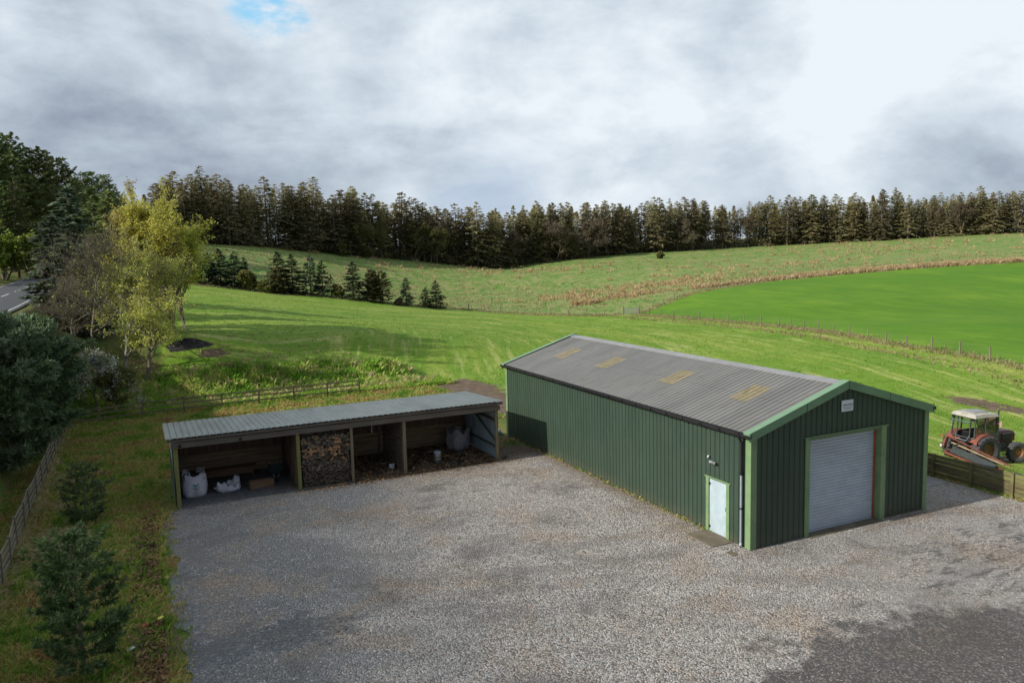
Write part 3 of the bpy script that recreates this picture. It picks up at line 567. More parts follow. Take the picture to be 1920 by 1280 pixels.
# corner posts
def corner(x, y, sx, sy, w=.22):
    c = MB()
    c.box((x - sx * .035 if sx > 0 else x, y - sy * .036, .03), (x + .0, y, 3.98)) if False else None
    ax, ay = x - sx * .034, y - sy * .034
    c.add([(ax, ay, .03), (ax + sx * w, ay, .03), (ax + sx * w, ay, 4.0), (ax, ay, 4.0), (ax, ay + sy * w, .03), (ax, ay + sy * w, 4.0),
           (ax + sx * w, ay + sy * .03, .03), (ax + sx * w, ay + sy * .03, 4.0), (ax + sx * .03, ay + sy * w, .03), (ax + sx * .03, ay + sy * w, 4.0)],
          [(0, 1, 2, 3), (0, 3, 5, 4), (1, 6, 7, 2), (4, 5, 9, 8)])
    c.build('corner_trim', M['trim'], barn)
corner(0, 0, 1, 1, .26); corner(BW, 0, -1, 1); corner(0, BL, 1, -1); corner(BW, BL, -1, -1)
# gutter and downpipe
gt = MB(); prof = [(-.0, .0), (-.01, -.10), (-.13, -.12), (-.16, -.01), (-.145, .0), (-.12, -.10), (-.03, -.085), (-.02, .0)]
pts = [( -.10 + a, y, 4.06 + bb) for y in (-.16, BL + .16) for a, bb in prof]; n = len(prof)
gt.add(pts, [(i, (i + 1) % n, n + (i + 1) % n, n + i) for i in range(n)]); gt.add(pts, [tuple(range(n))]); gt.add(pts[n:], [tuple(range(n))])
for k in range(20): gt.box((-.275, .3 + k * 1.02, 3.93), (-.262, .34 + k * 1.02, 4.075))
gt.build('gutter', M['black'], barn)
gr2 = MB(); gr2.add([(BW + .10 - (x + .10), y, z) for x, y, z in pts], [(i, n + i, n + (i + 1) % n, (i + 1) % n) for i in range(n)]); gr2.build('gutter', M['black'], barn)
# eaves infill strip
MB().box((-.10, .02, 3.99), (-.036, BL, 4.07)).build('eaves_strip', M['black'], barn)
dp = MB().tube([(-.19, .37, 3.95), (-.19, .37, 3.86), (-.09, .37, 3.72), (-.09, .37, 2.62)], .042, 12)
for z in (3.86, 3.70, 2.66): dp.tube([(-.09 if z < 3.8 else -.19, .37, z - .03), (-.09 if z < 3.8 else -.19, .37, z + .03)], .056, 12)
dpo = dp.build('downpipe', M['black'], barn, smooth=True)
d2 = MB().tube([(-.09, .37, 2.62), (-.09, .37, .16)], .040, 12); d2.build('lower_pipe', M['greypipe'], dpo, smooth=True)
d3 = MB().tube([(-.09, .37, .17), (-.09, .37, .08), (-.16, .37, .02)], .05, 12); d3.build('shoe', M['white'], dpo, smooth=True)
for z in (1.40, 2.60): MB().tube([(-.09, .37, z - .025), (-.09, .37, z + .025)], .054, 12).box((-.05, .33, z - .015), (0.0, .41, z + .015)).build('pipe_bracket', M['black'], dpo)
# personnel door
pd = MB().box((.018, 1.20, .05), (.050, 2.14, 1.99)).build('side_door', M['door'], barn)
for z in (.22, 1.82): MB().box((.0, 2.085, z - .04), (.016, 2.15, z + .04)).tube([(-.006, 2.145, z - .07), (-.006, 2.145, z + .07)], .012, 8).build('hinge', M['black'], pd)
MB().box((-.03, 1.245, 1.02), (.016, 1.275, 1.16)).box((-.045, 1.25, 1.06), (-.03, 1.36, 1.08)).box((.002, 1.24, .86), (.016, 1.28, .98)).build('handle', M['steel'], pd)
df = MB().box((-.036, 2.14, .02), (.05, 2.30, 2.05)).box((-.036, 1.04, .02), (.05, 1.20, 2.05)).box((-.05, .98, 2.05), (.05, 2.36, 2.085))
df.build('door_frame', M['trim'], barn)
MB().box((.0, 1.10, .0), (.05, 2.24, .048)).build('threshold', M['conc'], barn)
# roller shutter
z = .10; V = []; F = []; zs = []
while z < 3.50:
    for dz, o in ((0, 0), (.022, .03), (.080, .036), (.098, 0)): zs.append((z + dz, o))
    z += .115
zs = [q for q in zs if q[0] <= 3.52]
for zq, o in zs: V += [(2.66, .26 - o, zq), (6.20, .26 - o, zq)]
for i in range(len(zs) - 1): F.append((2 * i, 2 * i + 1, 2 * i + 3, 2 * i + 2))
sh = MB().add(V, F).box((2.66, .235, .02), (6.20, .275, .10)).build('roller_shutter', M['steel'], barn)
MB().box((6.10, .215, .02), (6.19, .245, 3.52)).build('guide_rail', M['red'], sh)
MB().box((2.665, .215, .02), (2.72, .245, 3.52)).build('guide_rail', M['steel'], sh)
fr = MB().box((6.20, -.045, .02), (6.45, .0, 3.60)).box((6.20, .0, .02), (6.24, .30, 3.55)).build('shutter_jamb', M['trim'], barn)
fr = MB().box((2.44, -.045, .02), (2.64, .0, 3.60)).box((2.62, .0, .02), (2.66, .30, 3.55)).build('shutter_jamb', M['trim'], barn)
MB().box((2.38, -.075, 3.60), (6.52, .0, 3.63)).box((2.66, .0, 3.51), (6.20, .30, 3.56)).build('shutter_head', M['trim'], barn)
MB().box((2.60, -.22, -.05), (6.26, .34, .045)).build('shutter_sill', M['conc'], barn)
# dark lining behind the openings
MB().box((2.3, .42, .0), (6.6, .5, 3.9)).build('inner_lining', M['inside'], barn); MB().box((.1, 1.0, 0), (.16, 2.4, 2.3)).build('inner_lining', M['inside'], barn)
# sign on the gable
sg = tag(empty('sign', (4.40, -.03, 4.57)), 'small white rectangular notice board with grey lines of writing high on the barn gable', 'sign')
MB().box((-.285, -.018, -.205), (.285, 0, .205)).build('sign_board', M['white'], sg, bevel=.004)
rs = random.Random(4)
for z, hgt_, x0, x1, wmin, wmax in ((.035, .052, -.235, .245, .018, .03), (-.035, .020, -.225, .235, .01, .018), (-.105, .034, -.18, .19, .014, .022)):
    x = x0; ln = MB()
    while x < x1:
        w = rs.uniform(wmin, wmax)
        ln.box((x, -.0215, z - hgt_ * rs.uniform(.35, .5)), (x + w * .75, -.0185, z + hgt_ * rs.uniform(.35, .5))); x += w
        if rs.random() < .16: x += w * .8
    ln.build('text_line', M['ink'], sg)
# lamp with two spotlights above the side door
lp = tag(empty('security_light', (-.036, 1.80, 2.66)), 'black twin spot security light above the side door of the barn', 'light')
MB().box((-.05, -.06, -.07), (.0, .06, .03)).build('bracket', M['black'], lp)
for s in (-1, 1):
    MB().tube([(-.05, s * .07, .0), (-.14, s * .12, .035)], [.035, .05], 12).build('spotlight', M['white'] if s > 0 else M['black'], lp)
MB().tube([(-.14, .12, .035), (-.145, .123, .037)], .044, 12).build('lens', M['door'], lp)
sn2 = tag(MB().box((-.075, 2.10, 2.78), (-.030, 2.16, 2.86)).tube([(-.075, 2.13, 2.82), (-.11, 2.13, 2.80)], .026, 10).build('motion_sensor', M['white']), 'tiny white sensor on the green wall above the side door light', 'sensor')
tag(MB().box((-.95, .80, -.05), (-.04, 2.26, .055)).build('doorstep', M['conc'], bevel=.012), 'brown mossy concrete slab lying before the pale side door', 'doorstep')
tag(MB().box((-.88, -.10, -.05), (-.58, .24, .032)).build('drain_cover', M['conc'], bevel=.006), 'small square brown drain cover in the gravel by the downpipe foot', 'drain cover')
tag(MB().box((BW + .06, 1.75, -.1), (12.7, 9.0, .036)).build('concrete_pad', M['conc2']), kind='structure')

# ------------------------------------------------------------------ open-fronted shed
M['post'] = mat('weathered_post', (0.283, 0.223, 0.142), (0.182, 0.142, 0.092), sc=2, rough=.85, bmp=.4, stretch=(3, 3, .5), dirt=(.14, .15, .045), dsc=1.2)
M['mpost'] = mat('mossy_post', (0.260, 0.260, 0.091), (0.195, 0.182, 0.065), sc=2, rough=.9, bmp=.4, stretch=(3, 3, .6), dirt=(.22, .24, .06), dsc=2)
M['beam'] = mat('grey_beam', (0.172, 0.142, 0.108), (0.113, 0.093, 0.072), sc=1.5, rough=.85, bmp=.4, stretch=(.5, 3, 3))
M['board'] = mat('dark_boards', (.30, .19, .13), (.15, .095, .065), sc=1.6, rough=.9, bmp=.4, stretch=(5, 1, .5))
M['hboard'] = mat('pale_boards', (.50, .36, .22), (.27, .19, .115), sc=1.6, rough=.9, bmp=.3, stretch=(.4, 1, 5), dirt=(.13, .12, .05), dsc=1)
M['tin'] = mat('galvanised_roof', (.150, .172, .172), (.115, .135, .135), sc=1.2, rough=.45, metal=.15, dirt=(.075, .076, .078), dsc=.55, stretch=(1.6, .45, 1))
M['tin2'] = mat('pale_sheet', (.33, .42, .46), (.25, .33, .37), sc=1.0, rough=.5, dirt=(.16, .20, .21), dsc=1)
M['gtin'] = mat('greenish_sheet', (.10, .15, .12), (.20, .26, .25), sc=1.2, rough=.6, dirt=(.05, .07, .045), dsc=1)
SHX0, SHX1, SHY0, SHY1 = -17.5, -2.55, 15.0, 19.6
shed = tag(empty('open_shed', (-10, 15, 0)), 'long open-fronted timber shed of four bays with a grey corrugated lean-to roof', 'shed')
def S(m, name, mt, **k):
    o = m.build(name, mt, shed, **k); o.matrix_parent_inverse = Matrix.Translation((10, -15, 0)); return o
rsl = (2.70 - 2.98) / (19.9 - 14.86); rl = math.hypot(5.04, .28); vd = (0, 5.04 / rl, -.28 / rl); nd = (0, .28 / rl, 5.04 / rl)
rfm = sheet((-17.68, 14.86, 3.02), (1, 0, 0), nd, vd, 15.36, lambda u: 0, lambda u: rl, pitch=.25, flat=.185, slope=.02, depth=.032)
ro = S(rfm, 'roof', M['tin']); md = ro.modifiers.new('thick', 'SOLIDIFY'); md.thickness = .004
def froof(x): return 2.985
for x, w, mt in ((-17.32, .16, 'mpost'), (-12.33, .15, 'mpost'), (-9.93, .12, 'post'), (-7.43, .15, 'post'), (-2.66, .15, 'post')):
    S(MB().box((x - w / 2, 15.0, -.1), (x + w / 2, 15.0 + w, 2.60)), 'post', M[mt], bevel=.008)
for x in (-17.4, -12.33, -7.43, -2.66): S(MB().box((x - .07, 19.42, -.1), (x + .07, 19.56, 2.62)), 'post', M['beam'])
S(MB().box((-17.5, 14.93, 2.56), (-9.95, 14.995, 2.80)).box((-9.945, 14.935, 2.56), (-2.5, 14.998, 2.80)), 'front_beam', M['beam'], bevel=.005)
S(MB().box((-17.62, 14.90, 2.84), (-2.36, 14.96, 2.955)), 'fascia_board', M['beam'])
raf = MB()
for k in range(14): x = -17.4 + k * 1.135; raf.bar((x, 14.98, 2.86), (x, 19.6, 2.60), .06, .14)
for y in (16.2, 17.6, 19.0): raf.bar((-17.5, y, 2.965 - (y - 14.86) * .0555 + .0), (-2.5, y, 2.965 - (y - 14.86) * .0555), .07, .045)
S(raf, 'rafter', M['beam'])
for x in (-15.0, -12.2, -8.6, -5.0):
    pass
# back wall: vertical boards above, horizontal boards below
bw = MB(); rs = random.Random(2); x = -17.4
while x < -2.6:
    w = .14; bw.box((x, 19.58 + rs.uniform(0, .012), .9), (x + w - .008, 19.605 + rs.uniform(0, .01), 2.62 + rs.uniform(-.05, .04))); x += w
S(bw, 'back_wall', M['board'])
hb = MB()
for x0, x1 in ((-17.3, -12.4), (-12.26, -10.0), (-9.86, -7.5), (-7.36, -2.73)):
    for k in range(6): hb.box((x0, 19.50 + rs.uniform(-.008, .008), .03 + k * .19), (x1, 19.545, .03 + k * .19 + .175))
S(hb, 'kick_boards', M['hboard'])
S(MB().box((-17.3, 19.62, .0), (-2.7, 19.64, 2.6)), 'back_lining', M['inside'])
sw = sheet((-17.46, 19.6, 0), (0, -1, 0), (-1, 0, 0), (0, 0, 1), 4.5, lambda u: .05, lambda u: 2.65 + u * .055, pitch=.2, flat=.1, slope=.03, depth=.04)
S(sw, 'side_wall', M['gtin'])
rw = sheet((-2.56, 15.15, 0), (0, 1, 0), (1, 0, 0), (0, 0, 1), 4.45, lambda u: .05, lambda u: 2.90 - u * .055, pitch=.2, flat=.12, slope=.025, depth=.035)
S(rw, 'side_wall', M['tin2'])
S(MB().box((-2.68, 15.15, 1.95), (-2.60, 19.5, 2.05)).box((-2.68, 15.15, .62), (-2.60, 19.5, .72)).bar((-2.66, 15.2, .95), (-2.66, 19.4, 2.5), .05, .09), 'wall_rail', M['beam'])
# partitions
pt = MB()
for k in range(30): pt.box((-12.36, 15.2 + k * .145, .02), (-12.33 + rs.uniform(0, .01), 15.2 + k * .145 + .135, 2.5))
S(pt, 'partition', M['board'])
pt = MB()
for k in range(28): pt.box((-9.93, 15.3 + k * .15, .02), (-9.90 + rs.uniform(0, .01), 15.3 + k * .15 + .14, 2.5))
S(pt, 'partition', M['board'])
pt = MB()
for k in range(15): pt.box((-7.50, 15.3, .10 + k * .15), (-7.475, 18.6, .10 + k * .15 + .095))
for y in (15.34, 16.4, 17.5, 18.5): pt.box((-7.47, y, .0), (-7.40, y + .07, 2.45))
S(pt, 'slatted_partition', mat('pallet_slats', (.20, .155, .12), (.12, .09, .07), sc=2, rough=.9, stretch=(1, .5, 4)))
S(MB().box((-8.95, 15.16, 2.15), (-8.93, 15.18, 2.55)), 'hanging_rod', M['greypipe'])
for x in (-17.15, -14.75):
    S(MB().box((x - .05, 14.88, 2.62), (x + .05, 14.93, 2.72)).tube([(x, 14.88, 2.66), (x, 14.84, 2.64)], .04, 10), 'floodlight', M['black'])
M['strap'] = mat('orange_strap', (.55, .18, .05))
S(MB().bar((-17.70, 15.2, 2.74), (-17.40, 15.02, 2.72), .018, .018), 'orange_strap', M['strap']); S(MB().bar((-17.75, 18.6, 2.5), (-17.42, 18.5, 2.48), .018, .018), 'orange_strap', M['strap'])

# ------------------------------------------------------------------ things in the shed
M['bag'] = mat('woven_bag', (0.792, 0.756, 0.816), (0.648, 0.624, 0.684), sc=4, rough=.7, bmp=.4, dirt=(.36, .33, .32), dsc=2.2)
M['bag2'] = mat('dusty_bag', (.44, .44, .46), (.32, .32, .34), sc=4, rough=.75, bmp=.4, dirt=(.18, .17, .16), dsc=2.2)
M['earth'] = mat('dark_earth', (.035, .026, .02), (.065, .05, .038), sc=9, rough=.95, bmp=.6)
M['green'] = mat('green_print', (.07, .35, .24), (.09, .40, .28), rough=.6)
def bulk_bag(name, loc, rz, w, h, mt, seed, sag=0.0, fill=.82):
    rng = np.random.default_rng(seed); t = empty(name, loc, rz)
    n = 44; prof = [(.80, .0), (.93, .03), (1.0, .18), (1.04, .42), (1.03, .66), (.98, .86), (.96, 1.0), (.90, 1.0), (.91, .92), (.93, fill)]
    V = []; F = []
    ph = rng.uniform(0, 6, 5)
    for j, (r, z) in enumerate(prof):
        for k in range(n):
            a = 2 * math.pi * k / n; c, s = math.cos(a), math.sin(a)
            q = (abs(c) ** 4.0 + abs(s) ** 4.0) ** -.25
            cr = .035 * math.sin(5 * a + ph[0] + z * 4) + .025 * math.sin(11 * a + ph[1] - z * 7) + .015 * math.sin(19 * a + ph[2] + z * 12)
            top = (.10 * math.cos(2 * a * 2 + .3) + .05 * math.sin(3 * a + ph[3])) * sstep(.6, 1, np.array(z)) * (1.0 + sag)
            V.append((c * q * w / 2 * (r + cr * (z > .02)), s * q * w / 2 * (r + cr * (z > .02)), max(0, h * (z - float(top) * (.9 if z > .5 else 0)) )))
    for j in range(len(prof) - 1):
        for k in range(n): k2 = (k + 1) % n; F.append((j * n + k, j * n + k2, (j + 1) * n + k2, (j + 1) * n + k))
    MB().add(V, F).build('sack', mt, t, smooth=True)
    return t
def loops(t, w, h, mt, seed):
    rs = random.Random(seed)
    for sx in (-1, 1):
        for sy in (-1, 1):
            p = [(sx * w * .40, sy * w * .47, h * .86), (sx * w * .38, sy * w * (.46 + rs.uniform(-.08, .06)), h * 1.08), (sx * w * .22, sy * w * (.40 + rs.uniform(-.1, .08)), h * (1.12 + rs.uniform(-.04, .03))), (sx * w * .16, sy * w * .46, h * .88)]
            MB().tube(p, .02, 6).build('lifting_loop', mt, t)
b1 = tag(bulk_bag('bulk_bag', (-16.62, 16.6, 0.03), .05, .98, .98, M['bag'], 3), 'full white woven bulk bag with a round green leaf print, by the shed end post', 'bulk bag')
loops(b1, .98, .98, M['bag'], 1)
rs = random.Random(8)
e = MB(); rr = np.random.default_rng(2); P = rr.uniform(-.40, .40, (220, 3)) * (1, 1, .12) + (0, 0, .86); e.cards(P, rr.uniform(.06, .16, 220), rr, elong=1.6, flat=1.0)
e.add([(-.43, -.43, .80), (.43, -.43, .80), (.43, .43, .82), (-.43, .43, .82)], [(0, 1, 2, 3)])
e.build('contents', M['earth'], b1)
MB().bar((.30, -.1, .8), (.46, .0, 1.22), .02, .05).bar((.28, 0, .8), (.40, .1, 1.15), .015, .03).build('wood_strip', M['hboard'], b1)
# the emblem: two green leaves rising from a stem inside a broken ring
em = MB(); y0 = -.545
def leaf2(pts): 
    V = []; 
    for x, z in pts: V.append((x, y0, z)); V.append((x, y0 + .012, z))
    n = len(pts); em.add(V, [tuple(range(0, 2 * n, 2))]); em.add(V, [tuple(range(2 * n - 1, 0, -2))])
cz = .53
leaf2([(0, cz - .10), (.03, cz - .02), (.10, cz + .05), (.13, cz + .11), (.05, cz + .09), (.01, cz + .02)])
leaf2([(0, cz - .10), (-.01, cz + .02), (-.05, cz + .09), (-.12, cz + .11), (-.10, cz + .05), (-.03, cz - .02)])
leaf2([(-.012, cz - .14), (.012, cz - .14), (.012, cz + .04), (-.012, cz + .04)])
for k in range(14):
    a = R(200 + k * 10.8); a2 = R(200 + (k + .8) * 10.8)
    leaf2([(.15 * math.cos(a), cz + .15 * math.sin(a)), (.15 * math.cos(a2), cz + .15 * math.sin(a2)), (.125 * math.cos(a2), cz + .125 * math.sin(a2)), (.125 * math.cos(a), cz + .125 * math.sin(a))])
em.build('leaf_print', M['green'], b1)
def slumped(name, loc, rz, seed):
    rng = np.random.default_rng(seed); t = empty(name, loc, rz); V = []; F = []; n = 48
    prof = [(.80, 0), (.97, .06), (1.04, .14), (.98, .26), (.90, .34), (.80, .30), (.62, .16), (.3, .12), (.02, .13)]
    ph = rng.uniform(0, 6, 6)
    for r, z in prof:
        for k in range(n):
            a = 2 * math.pi * k / n; c, s = math.cos(a), math.sin(a)
            cr = .06 * math.sin(3 * a + ph[0]) + .05 * math.sin(7 * a + ph[1] + z * 9) + .03 * math.sin(13 * a + ph[2] - z * 15)
            zz = z * (1.0 + .35 * math.sin(a * 2 + .4) + .5 * max(0, math.cos(a - .15)) ** 3 + .22 * math.sin(9 * a + ph[3]) * (z > .2))
            V.append((c * .50 * (r + cr), s * .36 * (r + cr), max(0, zz)))
    for j in range(len(prof) - 1):
        for k in range(n): k2 = (k + 1) % n; F.append((j * n + k, j * n + k2, (j + 1) * n + k2, (j + 1) * n + k))
    MB().add(V, F).build('sack', M['bag'], t, smooth=True)
    MB().tube([(.40, -.05, .42), (.47, -.06, .56), (.36, .04, .60), (.28, .05, .40)], .022, 6).build('lifting_loop', M['bag'], t); MB().tube([(-.32, -.1, .2), (-.40, -.12, .34), (-.26, -.1, .36), (-.18, -.1, .24)], .02, 6).build('lifting_loop', M['bag'], t)
    p = MB(); rr = np.random.default_rng(seed + 1); P = rr.normal(0, .12, (60, 3)) * (1.4, 1, .05) + (-.05, 0, .20); p.cards(P, rr.uniform(.05, .10, 60), rr, flat=.8)
    p.build('rubbish', [M['white']], t); return t
tag(slumped('bulk_bag', (-15.22, 16.55, 0.03), .1, 7), 'slumped half-empty white bulk bag lying on the gravel between the full bag and the box', 'bulk bag')
b3 = tag(bulk_bag('bulk_bag', (-3.50, 18.25, 0.03), .4, 1.02, 1.0, M['bag2'], 11), 'dusty grey-white bulk bag full of firewood beside the pale corrugated side wall', 'bulk bag')
loops(b3, 1.0, 1.0, M['bag2'], 4)
# planter-like wooden box and the board bench behind
M['box'] = mat('brown_box_wood', (0.280, 0.161, 0.091), (0.182, 0.105, 0.059), sc=2, rough=.8, bmp=.3, stretch=(1, 1, 5))
bx = tag(empty('wooden_box', (-13.82, 16.35, .03), .12), 'long low brown wooden box, open at the top, on the gravel of the left bay', 'box')
MB().box((-.52, -.17, 0), (.52, -.145, .34)).build('front_panel', M['box'], bx); MB().box((-.52, .145, 0), (.52, .17, .34)).build('back_panel', M['box'], bx)
MB().box((-.52, -.143, 0), (-.495, .143, .34)).build('end_panel', M['box'], bx); MB().box((.495, -.143, 0), (.52, .143, .34)).build('end_panel', M['box'], bx); MB().box((-.494, -.143, .01), (.494, .143, .06)).build('bottom', M['board'], bx)
bn = tag(empty('bench', (-15.2, 18.9, 0.03)), 'rough brown plank bench along the back wall of the left bay', 'bench')
MB().box((-1.9, -.25, .40), (1.5, .22, .45)).build('seat', M['box'], bn)
for x in (-1.7, 1.3): MB().box((x - .04, -.2, 0), (x + .04, .18, .40)).build('leg', M['board'], bn)
MB().box((-1.9, -.255, .12), (1.3, -.225, .385)).build('front_board', M['box'], bn)
tag(MB().box((-2.3, -.02, -.06), (2.3, .02, .06)).build('plank', M['hboard'], loc=(-14.9, 19.2, .55)), 'pale plank leaning along the back boards above the bench', 'plank') if False else None
# wheelbarrow, dark, at the back of the bay
wb = tag(empty('wheelbarrow', (-13.0, 17.5, .03), -1.7), 'dark wheelbarrow parked beside the first shed partition with its handles up', 'wheelbarrow')
tr = MB(); a = [(-.34, -.30, .62), (.52, -.36, .66), (.52, .36, .66), (-.34, .30, .62)]; c = [(-.18, -.20, .34), (.30, -.20, .30), (.30, .20, .30), (-.18, .20, .34)]
tr.add(a + c, [(0, 1, 5, 4), (1, 2, 6, 5), (2, 3, 7, 6), (3, 0, 4, 7), (4, 5, 6, 7)]); o = tr.build('tray', mat('dark_green_paint', (.05, .065, .06), rough=.5), wb); mdf = o.modifiers.new('t', 'SOLIDIFY'); mdf.thickness = .01
MB().tube([(-.95, -.27, .62), (-.3, -.22, .36), (.62, -.07, .20)], .018, 8).tube([(-.95, .27, .62), (-.3, .22, .36), (.62, .07, .20)], .018, 8).build('handle', M['steel'], wb)
for s in (-1, 1): MB().tube([(-.22, s * .2, .36), (-.34, s * .22, 0.0)], .016, 8).build('leg', M['black'], wb)
wl = MB().revolve([(.12, -.03), (.20, -.04), (.21, 0), (.20, .04), (.12, .03)], (.62, 0, .20), 'Y', 20).build('wheel', M['black'], wb, smooth=True)
tag(MB().bar((-12.95, 17.9, .05), (-12.6, 18.4, 1.35), .03, .03).bar((-12.98, 17.85, .03), (-13.06, 17.72, .10), .18, .02).build('shovel', M['post']), 'old shovel leaning behind the wheelbarrow against the partition', 'shovel')
# keg
kg = tag(empty('steel_keg', (-5.50, 15.95, .05)), 'dull steel beer keg standing on the bark chippings of the right bay', 'keg')
MB().revolve([(0, .03), (.17, .03), (.18, .0), (.185, .06), (.20, .10), (.205, .20), (.213, .22), (.205, .24), (.205, .36), (.213, .38), (.205, .40), (.20, .50), (.17, .54), (.05, .56), (0, .56)], sides=28).build('body', mat('dull_keg_steel', (.34, .32, .31), (.24, .22, .21), sc=4, rough=.4, metal=.6), kg, smooth=True)
MB().revolve([(.165, .53), (.175, .60), (.185, .60), (.185, .53)], sides=28).tube([(0, 0, .55), (0, 0, .59)], .035, 10).build('top_rim', M['steel'], kg, smooth=True)
# white lump by the fourth post
hs = tag(empty('plastic_container', (-7.78, 16.1, .05), .6), 'small white and black plastic container on the floor beside the slatted partition', 'container')
MB().box((-.12, -.1, 0), (.10, .1, .26)).build('body', M['white'], hs, bevel=.03); MB().tube([(-.06, 0, .26), (.0, -.02, .33), (.10, .0, .25)], .022, 8).box((.06, -.13, .02), (.17, .08, .22)).build('handle', M['black'], hs)
# concrete blocks by the last post, blue tarp by the barn corner
for k, (x, y, z, a, l) in enumerate(((-2.30, 15.10, .03, .3, 'weathered brown brick lowest of the pile by the last shed post'), (-2.05, 15.30, .03, 1.2, 'weathered brown brick standing apart between shed post and barn'), (-2.24, 15.14, .15, .9, 'weathered brown brick topmost of the pile by the last shed post'))):
    o = MB().box((-.11, -.055, 0), (.11, .055, .10)).build('brick', mat('old_brick' if k == 0 else 'old_brick%d' % k, (.17, .10, .07), (.11, .07, .05), sc=6, bmp=.4), loc=(x, y, z), bevel=.01); o.rotation_euler.z = a; tag(o, l, 'brick')
# crumpled blue-green sheeting between shed and barn
n = 14; V = []; F = []
rr = np.random.default_rng(9)
for i in range(n):
    for j in range(n): V.append((-1.35 + i * .09, 19.6 + j * .09, .10 + .20 * rr.random() * (1 if 0 < i < n - 1 and 0 < j < n - 1 else .2) + .12 * math.sin(i * .9) * math.sin(j * .7 + 1)))
for i in range(n - 1):
    for j in range(n - 1): a = i * n + j; F.append((a, a + n, a + n + 1, a + 1))
tp_ = MB().add(V, F).build('tarpaulin', mat('tarp_blue_green', (.09, .17, .19), (.06, .12, .14), sc=5, rough=.5)); mdf = tp_.modifiers.new('t', 'SOLIDIFY'); mdf.thickness = .01
tag(tp_, 'crumpled blue-green tarpaulin on the ground behind the shed end by the barn corner', 'tarpaulin')

# ---- firewood: every visible log of the stack face, the core behind it as one heap
def woodmat(name, c1, c2, c3):
    m, T, b, _ = newmat(name); oi = T.node('ShaderNodeObjectInfo'); geo = T.node('ShaderNodeNewGeometry'); oc = T.node('ShaderNodeTexCoord').outputs['Object']
    c = T.ramp(oi.outputs['Random'], [(0, c1), (.5, c2), (1, c3)]); c = T.mix(T.mr(T.noise(oc, 22, 4), .35, .65, 0, .55), c, tuple(x * .4 for x in c2))
    setc(T, b, 'Base Color', c); b.inputs['Roughness'].default_value = .85; return m
wm = [woodmat('split_wood', (0.450, 0.285, 0.150), (0.315, 0.225, 0.135), (0.210, 0.150, 0.105)), woodmat('fresh_split_wood', (0.750, 0.375, 0.165), (0.660, 0.315, 0.135), (0.600, 0.450, 0.240)), woodmat('old_grey_wood', (.20, .17, .14), (.27, .24, .20), (.13, .10, .085)), mat('bark', (.05, .035, .026), (.085, .065, .05), sc=8, bmp=.5)]
def logmesh(k, mi):
    rs = random.Random(k); n = 7; a0 = rs.uniform(0, 6); wedge = k % 3
    ring = []
    if wedge == 0:
        for i in range(9): a = a0 + 2 * math.pi * i / 9; ring.append((.5 * math.cos(a) * rs.uniform(.92, 1.05), .5 * math.sin(a) * rs.uniform(.92, 1.05)))
    elif wedge == 1:
        ring = [(0, 0)] + [(.95 * math.cos(a0 + R(i * 18)), .95 * math.sin(a0 + R(i * 18))) for i in range(6)]
        mx_ = sum(p[0] for p in ring) / 7; my_ = sum(p[1] for p in ring) / 7; ring = [(x - mx_, y - my_) for x, y in ring]
    else:
        ring = [(-.5, -.3), (.1, -.42), (.52, -.2), (.45, .25), (-.1, .42), (-.52, .2)]; c_, s_ = math.cos(a0), math.sin(a0); ring = [(x * c_ - y * s_, x * s_ + y * c_) for x, y in ring]
    n = len(ring); V = [(x, -.5, z) for x, z in ring] + [(x * .97, .5, z * .97) for x, z in ring]; m = MB()
    m.add(V, [tuple(range(n))]); m.add(V, [tuple(range(2 * n - 1, n - 1, -1))])
    m.add(V, [(i, n + i, n + (i + 1) % n, (i + 1) % n) for i in range(n)], 1 if wedge != 2 else 0)
    me = m.mesh('firewood_log'); me.materials.append(wm[mi]); me.materials.append(wm[3]); return me
lm = {mi: [logmesh(k, mi) for k in range(6)] for mi in range(3)}
rs = random.Random(12); X0, X1 = -12.22, -10.02; lg = []
z = 2.42; heap = MB()
while z > .05:
    up = z > 1.25; d = rs.uniform(.105, .14) if up else (.088 if z > .7 else .075)
    x = X0 + d * .5 + rs.uniform(0, .05)
    yf = 15.25 - max(0, (1.0 - z)) * .12 + (.25 if z > 2.25 else 0)
    while x < X1:
        dd_ = d * rs.uniform(.75, 1.3); lg.append((x + dd_ * .4, yf + rs.uniform(0, .10), z + rs.uniform(-.02, .02), dd_, up)); x += dd_ * .92
    z -= d * .80
lg.sort(key=lambda q: -q[3]); first = True; zc = 0
for q in lg[:250]:
    x, y, z, d, up = q
    fresh = (abs(x + 10.65) < .38 and abs(z - 1.45) < .34) or (abs(x + 11.6) < .3 and abs(z - 1.65) < .12)
    mi = 1 if (fresh or (up and rs.random() < .10)) else (0 if rs.random() < (.62 if up else .38) else 2)
    o = bpy.data.objects.new('firewood_log', rs.choice(lm[mi])); COL.objects.link(o)
    skew = up and rs.random() < .33
    o.scale = (d * 1.04, rs.uniform(.26, .34), d * 1.04)
    o.location = (x, y + .14, z); o.rotation_euler = (rs.uniform(-.12, .12), rs.uniform(0, 6.28), rs.uniform(-.12, .12))
    if skew: o.rotation_euler = (rs.uniform(-.3, .3), rs.uniform(-1.2, 1.2), 1.57 + rs.uniform(-.7, .7)); o.location.y = y + .04
    if fresh: tag(o, 'freshly split orange-brown log in the loose upper half of the firewood stack', 'firewood log', 'orange freshly split logs in the stack')
    elif up: tag(o, 'dull split log tipped loosely in the upper half of the firewood stack', 'firewood log', 'loose logs in the upper half of the stack')
    else: tag(o, 'thin grey log end in the tight lower half of the firewood stack', 'firewood log', 'thin log ends in the lower half of the stack')
